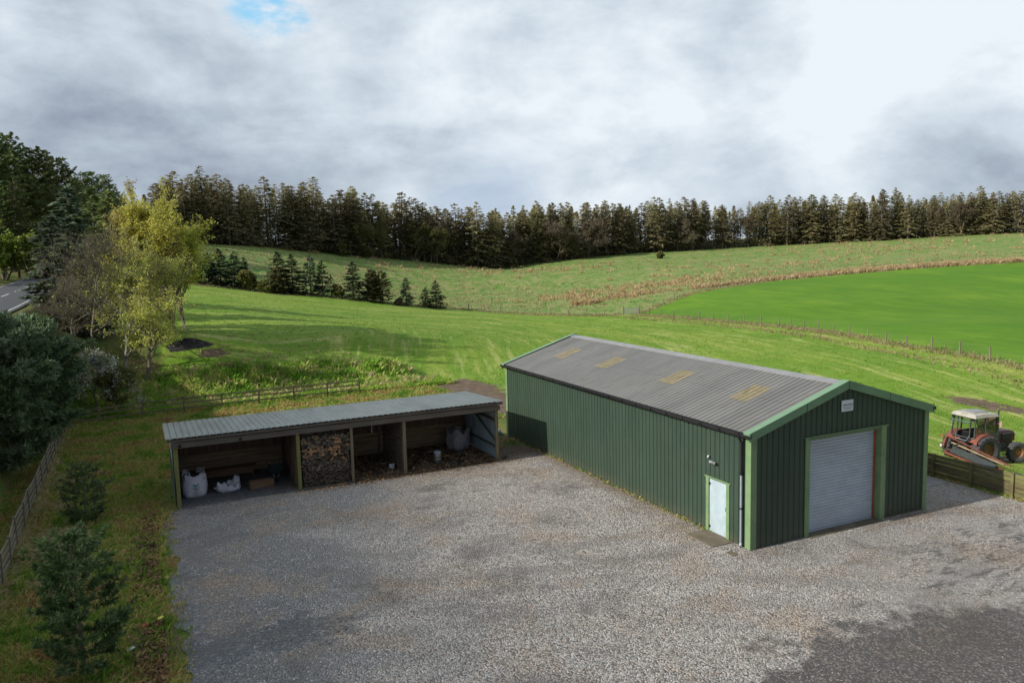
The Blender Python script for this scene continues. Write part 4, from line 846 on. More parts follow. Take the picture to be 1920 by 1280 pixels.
for k in range(48):
    bay3 = k < 14; x = rs.uniform(-9.7, -7.8) if bay3 else rs.uniform(-7.1, -2.9); y = 15.1 + rs.random() ** 1.3 * 3.6
    if abs(x + 5.5) < .35 and abs(y - 15.95) < .4 or (x > -4.2 and y > 17.5): continue
    mi = rs.choice((0, 0, 1, 2)); o = bpy.data.objects.new('firewood_log', rs.choice(lm[mi])); COL.objects.link(o); d = rs.uniform(.07, .13); o.scale = (d, rs.uniform(.2, .32), d); o.location = (x, y, .05 + d * .45); o.rotation_euler = (rs.uniform(-.15, .15), rs.uniform(0, 6), rs.uniform(0, 3.14))
    tag(o, 'split log lying loose on the bark litter of the narrow third bay' if bay3 else 'split log lying loose on the bark litter of the wide right bay', 'firewood log', 'loose logs on the third bay floor' if bay3 else 'loose logs on the right bay floor')
rr = np.random.default_rng(4)
for x, y, z, d, up in lg[250:]:
    a0 = rs.uniform(0, 6); n = 6; ring = [(x + d * .5 * math.cos(a0 + i * 1.047) * rs.uniform(.75, 1.1), z + d * .5 * math.sin(a0 + i * 1.047) * rs.uniform(.75, 1.1)) for i in range(n)]
    yy = y + rs.uniform(-.03, .03); V = [(a, yy, c) for a, c in ring] + [(a, yy + .25, c) for a, c in ring]; mi = rs.choice((0, 1, 1, 2))
    heap.add(V, [tuple(range(n))], mi); heap.add(V, [(i, n + i, n + (i + 1) % n, (i + 1) % n) for i in range(n)], 2)
heap.box((X0, 15.42, 0), (X1, 19.2, 2.35), 2)
for k in range(240):
    x = rs.uniform(X0, X1 - .1); z = rs.uniform(2.28, 2.44); y = rs.uniform(15.4, 17); heap.bar((x, y, z), (x + rs.uniform(-.2, .2), y + rs.uniform(-.2, .2), z + rs.uniform(-.05, .08)), .07, .05, mi=rs.choice((0, 1, 2)))
def flatm(nm, c): return mat(nm, c, tuple(v * .55 for v in c), sc=30, rough=.9)
hp = heap.build('firewood_heap', [flatm('log_end_a', (.30, .21, .13)), flatm('log_end_b', (.19, .15, .11)), wm[3]]); tag(hp, 'packed mass of small split logs filling the second bay of the shed', 'firewood', kind='stuff')
# bark litter on the shed floor
rr = np.random.default_rng(6); n = 9000; x = rr.uniform(-9.85, -2.7, n); y = 14.9 + (rr.random(n) ** .9) * 4.6 - .35 * np.clip((-5.5 - x) / 4, 0, 1)
lit = MB().cards(np.stack([x, y, .035 + rr.random(n) * .05], 1), rr.uniform(.03, .10, n), rr, elong=2.0, flat=.5, mi=0)
n = 1400; x = rr.uniform(-12.6, -1.5, n); y = 14.9 - np.abs(rr.normal(0, .35, n)); lit.cards(np.stack([x, y, .035 + rr.random(n) * .02], 1), rr.uniform(.02, .06, n), rr, elong=2.2, flat=.3)
lm_ = leafmat('bark_litter', (0.177, 0.104, 0.058), (0.333, 0.208, 0.121), sc=3, rnd=0, trans=0, rough=.9, c3=(0.104, 0.073, 0.052))
tag(lit.build('bark_litter', lm_), kind='stuff')
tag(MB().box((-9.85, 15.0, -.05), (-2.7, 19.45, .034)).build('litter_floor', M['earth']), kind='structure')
tag(MB().bar((-10.75, 14.72, .06), (-10.3, 14.86, .07), .05, .03).build('wood_stick', wm[1]), 'pale split stick lying on the gravel before the firewood stack', 'stick')

# loose stones thrown up over the yard
rr = np.random.default_rng(21); n = 26000
u = rr.random(n); x = rr.uniform(-17.6, 12.4, n); y = -22 + 38 * rr.random(n) ** 1.25; keep = ~((x > -.1) & (x < 8.9) & (y > -.1)) & (y < 14.6); x, y = x[keep], y[keep]; n = len(x)
keep = (rr.random(n) < .30 + .7 * sstep(-14, -4, x + .3 * wob(x, y, 3))) & ~((((x - .6) / 6.4) ** 2 + ((y + 10.4) / 4.2) ** 2 < 1) & (rr.random(n) < .8)); x, y = x[keep], y[keep]; n = len(x)
s = rr.uniform(.010, .024, n); s[rr.random(n) < .02] *= 1.5
base = np.array([(1, 0, 0), (0, 1, 0), (-1, 0, 0), (0, -1, 0), (0, 0, .8), (0, 0, -.3)]); jit = rr.uniform(.6, 1.25, (n, 6, 3)); rot = rr.uniform(0, 6.28, n)
V = base[None] * jit * s[:, None, None]; cx_, sx_ = np.cos(rot)[:, None], np.sin(rot)[:, None]; V = np.stack([V[..., 0] * cx_ - V[..., 1] * sx_, V[..., 0] * sx_ + V[..., 1] * cx_, V[..., 2]], -1) + np.stack([x, y, np.full(n, .035)], 1)[:, None]
Fb = np.array([(0, 1, 4), (1, 2, 4), (2, 3, 4), (3, 0, 4), (1, 0, 5), (0, 3, 5)]); Fs = (Fb[None] + (np.arange(n) * 6)[:, None, None]).reshape(-1, 3)
ms_, T, b, _ = newmat('loose_stone'); geo = T.node('ShaderNodeNewGeometry')
setc(T, b, 'Base Color', T.ramp(geo.outputs['Random Per Island'], [(0, (.10, .095, .095)), (.35, (.20, .19, .185)), (.6, (.30, .275, .255)), (.72, (.36, .26, .20)), (.85, (.40, .385, .365)), (1, (.56, .54, .52))])); b.inputs['Roughness'].default_value = .85
tag(MB().add(V.reshape(-1, 3), Fs).build('loose_gravel', ms_), kind='stuff')

for nm, x, y, c, l in (('plastic_scrap', -18.35, 4.1, (.75, .75, .12), 'tiny bright yellow scrap on the bare soil at the gravel edge'), ('plastic_scrap', -18.75, 3.85, (.42, .07, .03), 'small rusty red scrap beside the yellow one at the gravel edge'), ('plastic_scrap', -19.1, 2.5, (.7, .7, .7), 'pale scrap of plastic in the litter right of the nearest young pine')):
    tag(MB().bar((x - .08, y - .03, .06), (x + .09, y + .04, .11), .13, .02).build(nm, mat(nm, c)), l, 'scrap')

# ------------------------------------------------------------------ fences
M['frail'] = mat('fence_rail', (.24, .20, .12), (.17, .14, .09), sc=1.5, rough=.9, bmp=.3, dirt=(.11, .12, .04), dsc=1)
M['frail2'] = mat('mossy_board', (.17, .145, .06), (.085, .07, .035), sc=.9, rough=.9, bmp=.4, dirt=(.20, .20, .07), dsc=.9, stretch=(1, .6, 3))
M['grey_wood'] = mat('grey_fence_wood', (.20, .175, .125), (.14, .12, .085), sc=1.5, rough=.9, bmp=.3)
def rail_fence(line, label, name='post_and_rail_fence', step=2.4, h=1.1, rails=(.35, .68, 1.0), mt=None, lean=0, seed=0, pw=.10, rw=.09):
    mt = mt or M['frail']; rs = random.Random(seed); pts = [(p[0], p[1]) for p in along(line, step)] + [line[-1]]
    x0, y0 = pts[0]; t = tag(empty(name, (x0, y0, hz(x0, y0))), label, 'fence'); inv = Vector((x0, y0, hz(x0, y0))); prev = None
    rl = [MB() for _ in rails]
    for (x, y) in pts:
        z = hz(x, y); dx, dy = rs.uniform(-.05, .05) + lean, rs.uniform(-.04, .04)
        top = Vector((x + dx, y + dy, z + h + rs.uniform(0, .08)))
        MB().bar(Vector((x, y, z - .2)) - inv, top - inv, pw).build('post', mt, t)
        cur = [Vector((x + dx * r / h, y + dy * r / h, z + r + rs.uniform(-.02, .02))) for r in rails]
        if prev:
            for k, (a, b_) in enumerate(zip(prev, cur)): rl[k].bar(a - inv, b_ - inv, .035, rw)
        prev = cur
    for m in rl: m.build('rail', mt, t)
    return t
rail_fence([(-3.8, 37.6), (-16, 37.2), (-23.7, 36.4)], 'brown post and rail fence along the foot of the grass bank behind the open shed', seed=1, step=2.35)
rail_fence([(-22.95, 36.0), (-22.9, 26), (-22.95, 17), (-22.85, 7), (-23.2, -6)], 'grey weathered post and rail fence running down the left verge, draped in dead grass', seed=2, step=2.2, rails=(.30, .56, .82, 1.05), mt=M['grey_wood'], rw=.11)
cp = tag(MB().bar((-23.55, 36.2, -.2), (-23.5, 36.2, 1.75), .26, .22).build('gate_post', M['frail2']), 'thick square wooden post where the verge fence meets the bank fence', 'post')
rail_fence([(.1, 26.6), (-2.4, 26.8)], 'short dark rail fence between the shed roof and the far barn corner', seed=5, step=1.2, rails=(.5, .95))
# boarded fence east of the barn
bf = tag(empty('board_fence', (12.9, 6.2, 0)), 'low fence of thick mossy brown boards between the barn and the tractor', 'fence')
rs = random.Random(3)
for k in range(10):
    y = 6.2 - k * 1.75; MB().box((-.13, y - 6.2 - .06, -.2), (-.03, y - 6.2 + .06, 1.04 + rs.uniform(-.02, .05))).build('post', M['frail2'], bf, bevel=.008)
for k in range(5):
    z = .08 + k * .19
    for j in range(5): y = 6.2 - j * 3.5; MB().box((-.028, y - 3.49 - 6.2, z + rs.uniform(-.012, .012)), (.012, y - .01 - 6.2, z + .172)).build('rail', M['frail2'], bf, bevel=.006)
# wire fences with round stakes
M['stake'] = mat('fence_stake', (.25, .21, .15), (.17, .145, .10), sc=3, rough=.9); M['wire'] = mat('wire', (.22, .22, .22), rough=.4, metal=.8)
def wire_fence(line, step, label, seed, h=1.05, r=.055):
    rs = random.Random(seed); pts = [(p[0], p[1]) for p in along(line, step)] + [line[-1]]; x0, y0 = pts[0]; inv = Vector((x0, y0, hz(x0, y0)))
    t = tag(empty('wire_fence', inv), label, 'fence'); tops = []
    for x, y in pts:
        z = hz(x, y); a = Vector((x, y, z - .2)) - inv; b_ = Vector((x + rs.uniform(-.06, .06), y + rs.uniform(-.06, .06), z + h * rs.uniform(.92, 1.1))) - inv
        MB().tube([a, b_], r * rs.uniform(.8, 1.4), 6).build('post', M['stake'], t); tops.append((a, b_))
    w = MB()
    for (a, b_), (c, d) in zip(tops[:-1], tops[1:]):
        for f in (.35, .6, .78, .92): w.sticks([a.lerp(b_, f)], [c.lerp(d, f)], .006, .006)
    w.build('wire', M['wire'], t)
wire_fence([(52.4, 83.0), (49.9, 50.4), (42.5, 27.4), (39.8, 15.5), (37.2, 7.9)], 3.2, 'wire fence on round stakes along the near side of the smooth bright green field', 4)
wire_fence([(51.0, 85.2), (32, 110.7), (29.5, 110.2)], 3.2, 'wire fence on stakes from the metal gate to the young spruces', 5)
wire_fence([(54, 84.5), (71.6, 93.8), (95.0, 100.1), (123.4, 91.1), (143.4, 79.9)], 4.0, 'wire fence on stakes between the bright green field and the bracken strip', 6)
wire_fence([(98.5, 209.0), (143.4, 213.4), (197.7, 208.0)], 5.0, 'far wire fence along the foot of the conifer wood', 7)
gt = tag(empty('metal_gate', (51.1, 85.1, hz(51.1, 85.1)), -.6), 'grey metal field gate standing between the wire fences in the middle distance', 'gate')
gm = MB()
for z in (.25, .45, .62, .78, .94, 1.12): gm.tube([(0, 0, z), (2.2, 0, z)], .035, 6)
gm.tube([(0, 0, .25), (0, 0, 1.15)], .04, 6); gm.tube([(2.2, 0, .25), (2.2, 0, 1.15)], .04, 6); gm.tube([(0, 0, .25), (2.2, 0, 1.12)], .03, 6); gm.build('gate_leaf', M['ridge'], gt)
for x in (-.15, 2.35): MB().tube([(x, 0, -.2), (x, 0, 1.45)], .09, 8).build('post', M['stake'], gt)
# small dung / soil heap in the field
def heap_(name, pos, rx, ry, h, mt, label, cat, seed):
    rr = np.random.default_rng(seed); V = []; F = []; n = 28; m = 9
    for j in range(m):
        for k in range(n):
            a = 2 * math.pi * k / n; r = 1 - j / (m - 1); x, y = pos[0] + rx * r * math.cos(a) * (1 + .12 * math.sin(3 * a + seed)), pos[1] + ry * r * math.sin(a)
            V.append((x, y, hz(x, y) - .05 + h * (1 - r ** 1.6) * (1 + .25 * rr.normal()) * (j > 0)))
    for j in range(m - 1):
        for k in range(n): k2 = (k + 1) % n; F.append((j * n + k, j * n + k2, (j + 1) * n + k2, (j + 1) * n + k))
    tag(MB().add(V, F).build(name, mt), label, cat)
heap_('soil_heap', (-14.9, 49.9), 2.0, .8, .30, mat('black_soil', (.018, .017, .018), (.035, .032, .03), sc=3, rough=.95, bmp=.5), 'black heap of soil at the left of the near field below the birches', 'soil heap', 1)

# ------------------------------------------------------------------ tractor
M['tyre'] = mat('tyre_rubber', (.055, .054, .056), (.085, .083, .082), sc=5, rough=.85, bmp=.2)
M['rim'] = mat('rusty_rim', (.34, .18, .075), (.22, .10, .045), sc=6, rough=.7)
M['orange'] = mat('faded_orange', (.27, .075, .04), (.16, .052, .034), sc=5, rough=.7, dirt=(.10, .065, .045), dsc=4)
M['hood'] = mat('dark_red_hood', (.135, .035, .028), (.10, .03, .026), sc=2.5, rough=.5, dirt=(.07, .035, .03), dsc=2)
M['cream'] = mat('cream_roof', (.46, .43, .36), (.36, .34, .28), sc=4, rough=.7, dirt=(.26, .25, .20), dsc=2.2)
M['metal'] = mat('dark_machinery', (.035, .035, .035), (.07, .06, .05), sc=8, rough=.6, bmp=.3)
M['cab'] = mat('cab_frame_paint', (.075, .085, .085), (.055, .06, .06), sc=3, rough=.5)
mgl, T, b, out = newmat('cab_glass')
g1 = T.node('ShaderNodeBsdfTransparent', ins={'Color': (.78, .86, .84, 1)}); g2 = T.node('ShaderNodeBsdfGlossy', ins={'Color': (1, 1, 1, 1), 'Roughness': .05})
fr_ = T.node('ShaderNodeFresnel', ins={'IOR': 1.45}); mxs = T.node('ShaderNodeMixShader', ins={0: T.math('ADD', fr_.outputs[0], .04), 1: g1.outputs[0], 2: g2.outputs[0]}); T.l.new(mxs.outputs[0], out.inputs[0]); M['glass'] = mgl
TX, TY = 17.15, 3.95; TZ = hz(17.5, 3.6) - .10
tr = tag(empty('tractor', (TX, TY, TZ), -.12), 'old dark red tractor with a cream cab roof parked on grass behind the board fence', 'tractor')
def wheel(name, x, y, r, w, steer=0, rimr=.52, lugs=20):
    root = MB(); c = (0, 0, 0); rr_ = r * rimr
    prof = [(rr_, -w * .36), (r * .72, -w * .5), (r * .90, -w * .49), (r * .955, -w * .40), (r * .965, 0), (r * .955, w * .40), (r * .90, w * .49), (r * .72, w * .5), (rr_, w * .36), (rr_, -w * .36)]
    root.revolve(prof, c, 'Y', 36)
    for k in range(lugs):
        for s in (-1, 1):
            a = 2 * math.pi * (k + (.5 if s > 0 else 0)) / lugs; a2 = a + s * 0 + .5 * 2 * math.pi / lugs + .10
            p = [(r * .96 * math.cos(a2), s * w * .02, r * .96 * math.sin(a2)), (r * .98 * math.cos(a), s * w * .48, r * .98 * math.sin(a))]
            up = (math.cos(a), 0, math.sin(a)); root.bar(p[0], p[1], r * .06, r * .075, up=up)
    e = root.build(name, M['tyre'], tr); e.location = (x, y, r); e.rotation_euler = (0, 0, steer)
    s = 1 if y > 0 else -1
    ri = MB().revolve([(rr_ * 1.0, -w * .34), (rr_ * .94, -w * .15), (rr_ * .94, s * w * .10), (rr_ * .5, s * w * .02), (.12, s * w * .06), (.12, s * w * .16), (0, s * w * .16)], c, 'Y', 28)
    ri.revolve([(rr_ * 1.0, w * .34), (rr_ * .94, w * .15), (rr_ * .94, s * w * .10)], c, 'Y', 28)
    for k in range(8): a = 2 * math.pi * k / 8; ri.tube([(.19 * math.cos(a), s * w * .03, .19 * math.sin(a)), (.19 * math.cos(a), s * w * .14, .19 * math.sin(a))], .022, 6)
    ri.build('rim', M['rim'], e, smooth=False)
wheel('rear_wheel', 0, -.80, .74, .42); wheel('rear_wheel', 0, .80, .74, .42)
wheel('front_wheel', 2.0, -.80, .50, .32, -.22, .5, 16); wheel('front_wheel', 2.0, .80, .50, .32, -.22, .5, 16)
# bonnet with grille and side panels
hd = MB(); sec = [(.95, .34, 1.44), (1.5, .33, 1.46), (2.15, .32, 1.44), (2.42, .30, 1.38)]
V = []
for x, w, zt in sec: V += [(x, -w, .92), (x, -w, zt - .10), (x, -w + .09, zt), (x, w - .09, zt), (x, w, zt - .10), (x, w, .92)]
F = []
for i in range(3):
    for k in range(5): a = i * 6 + k; F.append((a, a + 6, a + 7, a + 1))
hd.add(V, F + [(18, 19, 20, 21, 22, 23)]); hd.add(V, [(5, 4, 3, 2, 1, 0)]); bo = hd.build('bonnet', M['hood'], tr)
gl = MB()
for s in (-1, 1):
    for k in range(6): gl.box((1.55, s * .345 - .006, 1.0 + k * .05), (2.1, s * .345 + .006, 1.03 + k * .06))
gl.box((2.421, -.24, .96), (2.44, .24, 1.30)); gl.build('grille', M['metal'], bo)
bd = MB().box((1.6, -.346, 1.30), (2.1, -.338, 1.34)); bd.build('side_stripe', M['white'], bo)
for s in (-1, 1): MB().tube([(2.43, s * .22, 1.20), (2.47, s * .22, 1.20)], .085, 12).build('headlight', M['glass'] if False else M['white'], bo)
ch = MB().box((-.35, -.20, .42), (1.2, .20, .95)).box((1.0, -.17, .55), (2.45, .17, .95)).tube([(0, -.66, .74), (0, .66, .74)], .13, 10).box((1.95, -.09, .45), (2.35, .09, .7)).box((.95, -.62, .55), (1.5, -.34, .95)).box((-.5, -.16, .45), (-.35, .16, 1.15))
ch.build('chassis', M['metal'], tr)
MB().tube([(2.0, -.72, .5), (2.0, 0, .62), (2.0, .72, .5)], .055, 8).build('front_axle', M['metal'], tr)
MB().tube([(1.35, -.28, 1.5), (1.35, -.28, 2.45), (1.37, -.28, 2.52)], .035, 8).build('exhaust', M['metal'], tr)
# cab
cabp = {'rl': (-.62, .66), 'rr': (-.62, -.66)}
def post_(a, b_, w=.05): return MB().bar(a, b_, w)
for s in (-1, 1):
    post_((-.55, s * .64, 1.10), (-.42, s * .60, 2.28)).build('cab_post', M['cab'], tr)
    post_((.12, s * .70, 1.24), (.12, s * .63, 2.29)).build('cab_post', M['cab'], tr)
    post_((.98, s * .56, .95), (.86, s * .60, 2.28)).build('cab_post', M['cab'], tr)
    # fender over the rear wheel: arched sheet
    fv = []; ff = []
    for k in range(8):
        a = R(38 + k * 15.5); c_, s_ = math.cos(a), math.sin(a)
        for off, rr2 in ((.53, .80), (.72, .80), (.86, .795), (.86, .75)): fv.append((c_ * rr2, s * off, .74 + s_ * rr2))
    for k in range(7):
        for j in range(3): a = k * 4 + j; ff.append((a, a + 1, a + 5, a + 4))
    fo = MB().add(fv, ff).build('mudguard', M['orange'], tr); mdf = fo.modifiers.new('t', 'SOLIDIFY'); mdf.thickness = .015
    MB().box((-.78, s * .92 - .07, 1.17), (-.74, s * .92 + .07, 1.27)).build('rear_lamp', M['red'], fo)
    MB().box((.14, s * .665 - .012, 1.0), (.95, s * .62 + .012, 1.50)).build('lower_door', M['cab'], tr)
    MB().add([(.15, s * .66, 1.5), (.93, s * .585, 1.5), (.85, s * .60, 2.27), (.13, s * .63, 2.27)], [(0, 1, 2, 3)]).build('window', M['glass'], tr)
    MB().add([(-.52, s * .645, 1.3), (.10, s * .685, 1.3), (.10, s * .635, 2.27), (-.41, s * .605, 2.27)], [(0, 1, 2, 3)]).build('window', M['glass'], tr)
MB().bar((-.53, -.64, 1.34), (-.53, .64, 1.34), .05).bar((-.42, -.6, 2.27), (-.42, .6, 2.27), .05).bar((-.50, -.36, 1.2), (-.44, -.34, 2.3), .04).bar((-.50, .36, 1.2), (-.44, .34, 2.3), .04).build('rear_frame', M['cab'], tr)
rw_ = MB().bar((-.46, -.58, 2.24), (-.78, -.50, 2.08), .025).bar((-.46, .58, 2.24), (-.78, .50, 2.08), .025).bar((-.78, -.5, 2.08), (-.78, .5, 2.08), .03).build('rear_hatch', M['cab'], tr)
MB().add([(-.46, -.56, 2.24), (-.46, .56, 2.24), (-.78, .50, 2.08), (-.78, -.50, 2.08)], [(0, 1, 2, 3)]).build('pane', M['glass'], rw_)
MB().add([(1.0, -.54, 1.5), (1.0, .54, 1.5), (.88, .57, 2.30), (.88, -.57, 2.30)], [(0, 1, 2, 3)]).build('window', M['glass'], tr)
MB().box((.94, -.55, .95), (1.0, .55, 1.5)).build('dashboard', M['hood'], tr)
V = [(-.55, -.70, 2.30), (.98, -.68, 2.28), (.98, .68, 2.28), (-.55, .70, 2.30), (-.48, -.62, 2.47), (.90, -.60, 2.42), (.90, .60, 2.42), (-.48, .62, 2.47), (.2, -.70, 2.31), (.2, .70, 2.31), (.2, -.61, 2.49), (.2, .61, 2.49), (-.3, 0, 2.51), (.7, 0, 2.48)]
cr = MB().add(V, [(0, 8, 10, 4), (8, 1, 5, 10), (1, 2, 6, 5), (2, 9, 11, 6), (9, 3, 7, 11), (3, 0, 4, 7), (4, 10, 12), (10, 5, 13), (10, 13, 12), (5, 6, 13), (6, 11, 13), (11, 12, 13), (11, 7, 12), (7, 4, 12), (0, 3, 9, 8), (8, 9, 2, 1)])
cr.build('cab_roof', M['cream'], tr, bevel=.02)
MB().box((-.22, -.34, 2.485), (.62, .34, 2.522)).build('roof_hatch', M['ridge'], tr, bevel=.01)
for s in (-1, 1): MB().box((-.58, s * .52 - .07, 2.20), (-.50, s * .52 + .07, 2.30)).build('work_lamp', M['black'], tr, bevel=.01)
st = MB().box((-.28, -.24, 1.02), (.18, .24, 1.14)).box((-.34, -.24, 1.10), (-.24, .24, 1.58)).build('seat', M['black'], tr, bevel=.03)
MB().tube([(.62 + .19 * math.cos(R(k * 20)) * .7, .19 * math.sin(R(k * 20)), 1.52 + .19 * math.cos(R(k * 20)) * .6) for k in range(19)], .015, 6, caps=False).tube([(.9, 0, 1.3), (.62, 0, 1.52)], .025, 6).build('steering_wheel', M['black'], tr)
MB().tube([(.9, -.6, 1.95), (.98, -.74, 1.95)], .012, 6).box((.96, -.80, 1.80), (.985, -.69, 2.06)).build('mirror', mat('mirror_pinkish', (.55, .32, .28), rough=.3), tr)
lk = MB()
for s in (-1, 1): lk.bar((-.3, s * .25, .55), (-1.15, s * .42, .45), .05).bar((-.4, s * .25, 1.1), (-.8, s * .34, .5), .035).bar((-.38, s * .2, 1.2), (-.75, s * .3, 1.12), .05)
lk.bar((-.4, 0, 1.0), (-1.1, 0, .95), .05).box((-.52, -.3, .85), (-.36, .3, 1.05)).tube([(-.5, -.45, .6), (-.5, .45, .6)], .05, 8).box((-.62, .1, .7), (-.5, .3, .9)).box((-.55, -.5, 1.15), (-.5, .5, 1.2))
lk.build('linkage', M['metal'], tr)
hl = MB().tube([(-.55, -.38, 1.45), (-.62, -.3, 1.22), (-.62, .3, 1.22), (-.55, .38, 1.45)], .014, 6).build('guard_rail', M['greypipe'], tr)
for k, (y, z) in enumerate(((-.28, 1.0), (-.1, 1.08), (.12, .9), (.27, 1.02))): MB().tube([(-.5, y, z), (-.75, y * 1.2, z - .15), (-.8, y * .6, z - .5)], .016, 6).build('hose', M['black'], tr)
MB().box((.72, -.66, .60), (1.02, -.50, .86)).build('fuel_can', M['orange'], tr, bevel=.02)
MB().box((.25, -.82, .40), (.60, -.60, .44)).bar((.28, -.62, .42), (.28, -.5, .95), .03).bar((.58, -.62, .42), (.58, -.5, .95), .03).build('step', M['metal'], tr)
# mower behind the tractor
mwz = hz(15.8, 3)
mo = tag(empty('hay_mower', (15.85, 2.7, mwz), 0), 'orange framed hay mower with a dark apron lying on the grass behind the fence', 'mower')
A, B = Vector((.62, 1.75, .42)), Vector((-.25, -1.35, .30))
mf = MB().bar(A, B, .09).bar(A + Vector((-.45, .05, -.05)), B + Vector((-.45, 0, -.05)), .08).bar(A, A + Vector((-.45, .05, -.05)), .08).bar(B, B + Vector((-.45, 0, -.05)), .08)
mf.bar(A + Vector((.08, .3, .62)), B + Vector((.1, -.25, .22)), .05).bar(A + Vector((.08, .3, .62)), A + Vector((-.1, .35, .1)), .09).bar(A + Vector((.2, -.3, .6)), A + Vector((.08, .3, .62)), .08)
mf.build('frame', M['orange'], mo, bevel=.01)
ap = MB().add([A + Vector((-.36, -.15, .0)), B + Vector((-.36, .25, .0)), B + Vector((-.08, .25, .20)), A + Vector((-.08, -.15, .22))], [(0, 1, 2, 3)]).build('apron', mat('dark_canvas', (.028, .036, .034), (.045, .052, .050), sc=3, rough=.7), mo); mdf = ap.modifiers.new('t', 'SOLIDIFY'); mdf.thickness = .02
MB().bar(A + Vector((.02, 0, .36)), B + Vector((.02, 0, .24)), .10, .04).build('cover_board', M['hboard'], mo)
MB().tube([A + Vector((-.15, .42, .16)), A + Vector((-.18, .42, .16))], .055, 14).build('marker_disc', M['white'], mo)
MB().box((-.6, -1.75, .02), (-.1, -1.28, .22)).build('gearbox', M['orange'], mo, bevel=.03)
tag(MB().tube([(14.7, 1.55, .16), (15.6, .55, .14)], [.13, .13], 14, caps=False).build('drain_pipe', mat('grey_drain', (.13, .12, .13), (.10, .095, .10), rough=.6), smooth=True), 'dull grey length of drain pipe lying between the mower and the fence end', 'pipe')
hr = tag(empty('rusty_harrow', (14.2, .1, 0), 0), 'rusty red harrow frame in the grass just behind the board fence', 'harrow')
for k in range(5): MB().bar((-.4 + k * .22, 1.0, .16), (-.4 + k * .22, -1.6, .18), .045).build('bar', mat('rust%d' % k, (.26, .075, .05), (.14, .05, .035), sc=6), hr)
tn = MB()
for k in range(5):
    for j in range(9): tn.bar((-.4 + k * .22, .9 - j * .29, .18), (-.38 + k * .22, .88 - j * .29, 0), .02)
tn.build('tine', M['metal'], hr)

# ------------------------------------------------------------------ trees
M['trunk'] = mat('conifer_bark', (.14, .115, .085), (.20, .17, .13), sc=6, rough=.9, bmp=.4)
M['birchbark'] = mat('birch_bark', (.40, .38, .33), (.16, .14, .11), sc=5, rough=.85, stretch=(1, 1, 2.5), contrast=(.42, .6))
M['greytwig'] = mat('grey_twigs', (0.210, 0.175, 0.133), (0.140, 0.112, 0.087), sc=3, rough=.9)
M['olivetwig'] = mat('olive_twigs', (.17, .15, .085), (.12, .10, .06), sc=3, rough=.9)
L = {}
L['wood_a'] = leafmat('sitka_needles', (.27, .25, .12), (.38, .33, .17), sc=.18, rnd=.34, trans=.45)
L['wood_b'] = leafmat('dull_needles', (.32, .275, .15), (.36, .33, .17), sc=.3, rnd=.34, trans=.35)
L['spruce'] = leafmat('dark_spruce_needles', (0.030, 0.059, 0.024), (0.050, 0.081, 0.033), sc=.6, rnd=.25)
L['blue'] = leafmat('blue_spruce_needles', (0.090, 0.128, 0.078), (0.135, 0.176, 0.111), sc=.8, rnd=.15)
L['pine'] = leafmat('pine_needles', (0.073, 0.130, 0.040), (0.130, 0.188, 0.072), sc=1.2, rnd=.12, c3=(0.158, 0.209, 0.099))
L['bluepine'] = leafmat('blue_green_pine_needles', (.10, .16, .070), (.165, .225, .115), sc=.9, rnd=.1, c3=(.21, .28, .165))
L['darkpine'] = leafmat('dark_pine_needles', (.12, .165, .055), (.20, .235, .08), sc=.25, rnd=.25, trans=.35)
L['olive'] = leafmat('larch_needles', (.135, .135, .04), (.175, .165, .06), sc=.6, rnd=.15)
L['birch'] = leafmat('fresh_birch_leaves', (.58, .60, .12), (.46, .51, .10), sc=.5, rnd=.10, trans=.55, c3=(.56, .54, .12))
L['yellow'] = leafmat('yellow_larch_leaves', (.60, .57, .11), (.50, .50, .10), sc=.45, rnd=.08, trans=.55, c3=(.42, .35, .14))
L['willow'] = leafmat('dull_olive_leaves', (.15, .16, .04), (.20, .19, .06), sc=.5, rnd=.15, trans=.3)
L['roadside'] = leafmat('roadside_leaves', (0.143, 0.208, 0.029), (0.234, 0.273, 0.039), sc=.35, rnd=.15, trans=.3)
L['blossom'] = leafmat('white_blossom', (.50, .52, .46), (.34, .38, .28), sc=2, rnd=.05, trans=.3)
L['brown'] = leafmat('brown_twig_haze', (.13, .10, .068), (.17, .13, .085), sc=.5, rnd=.15, trans=.1)

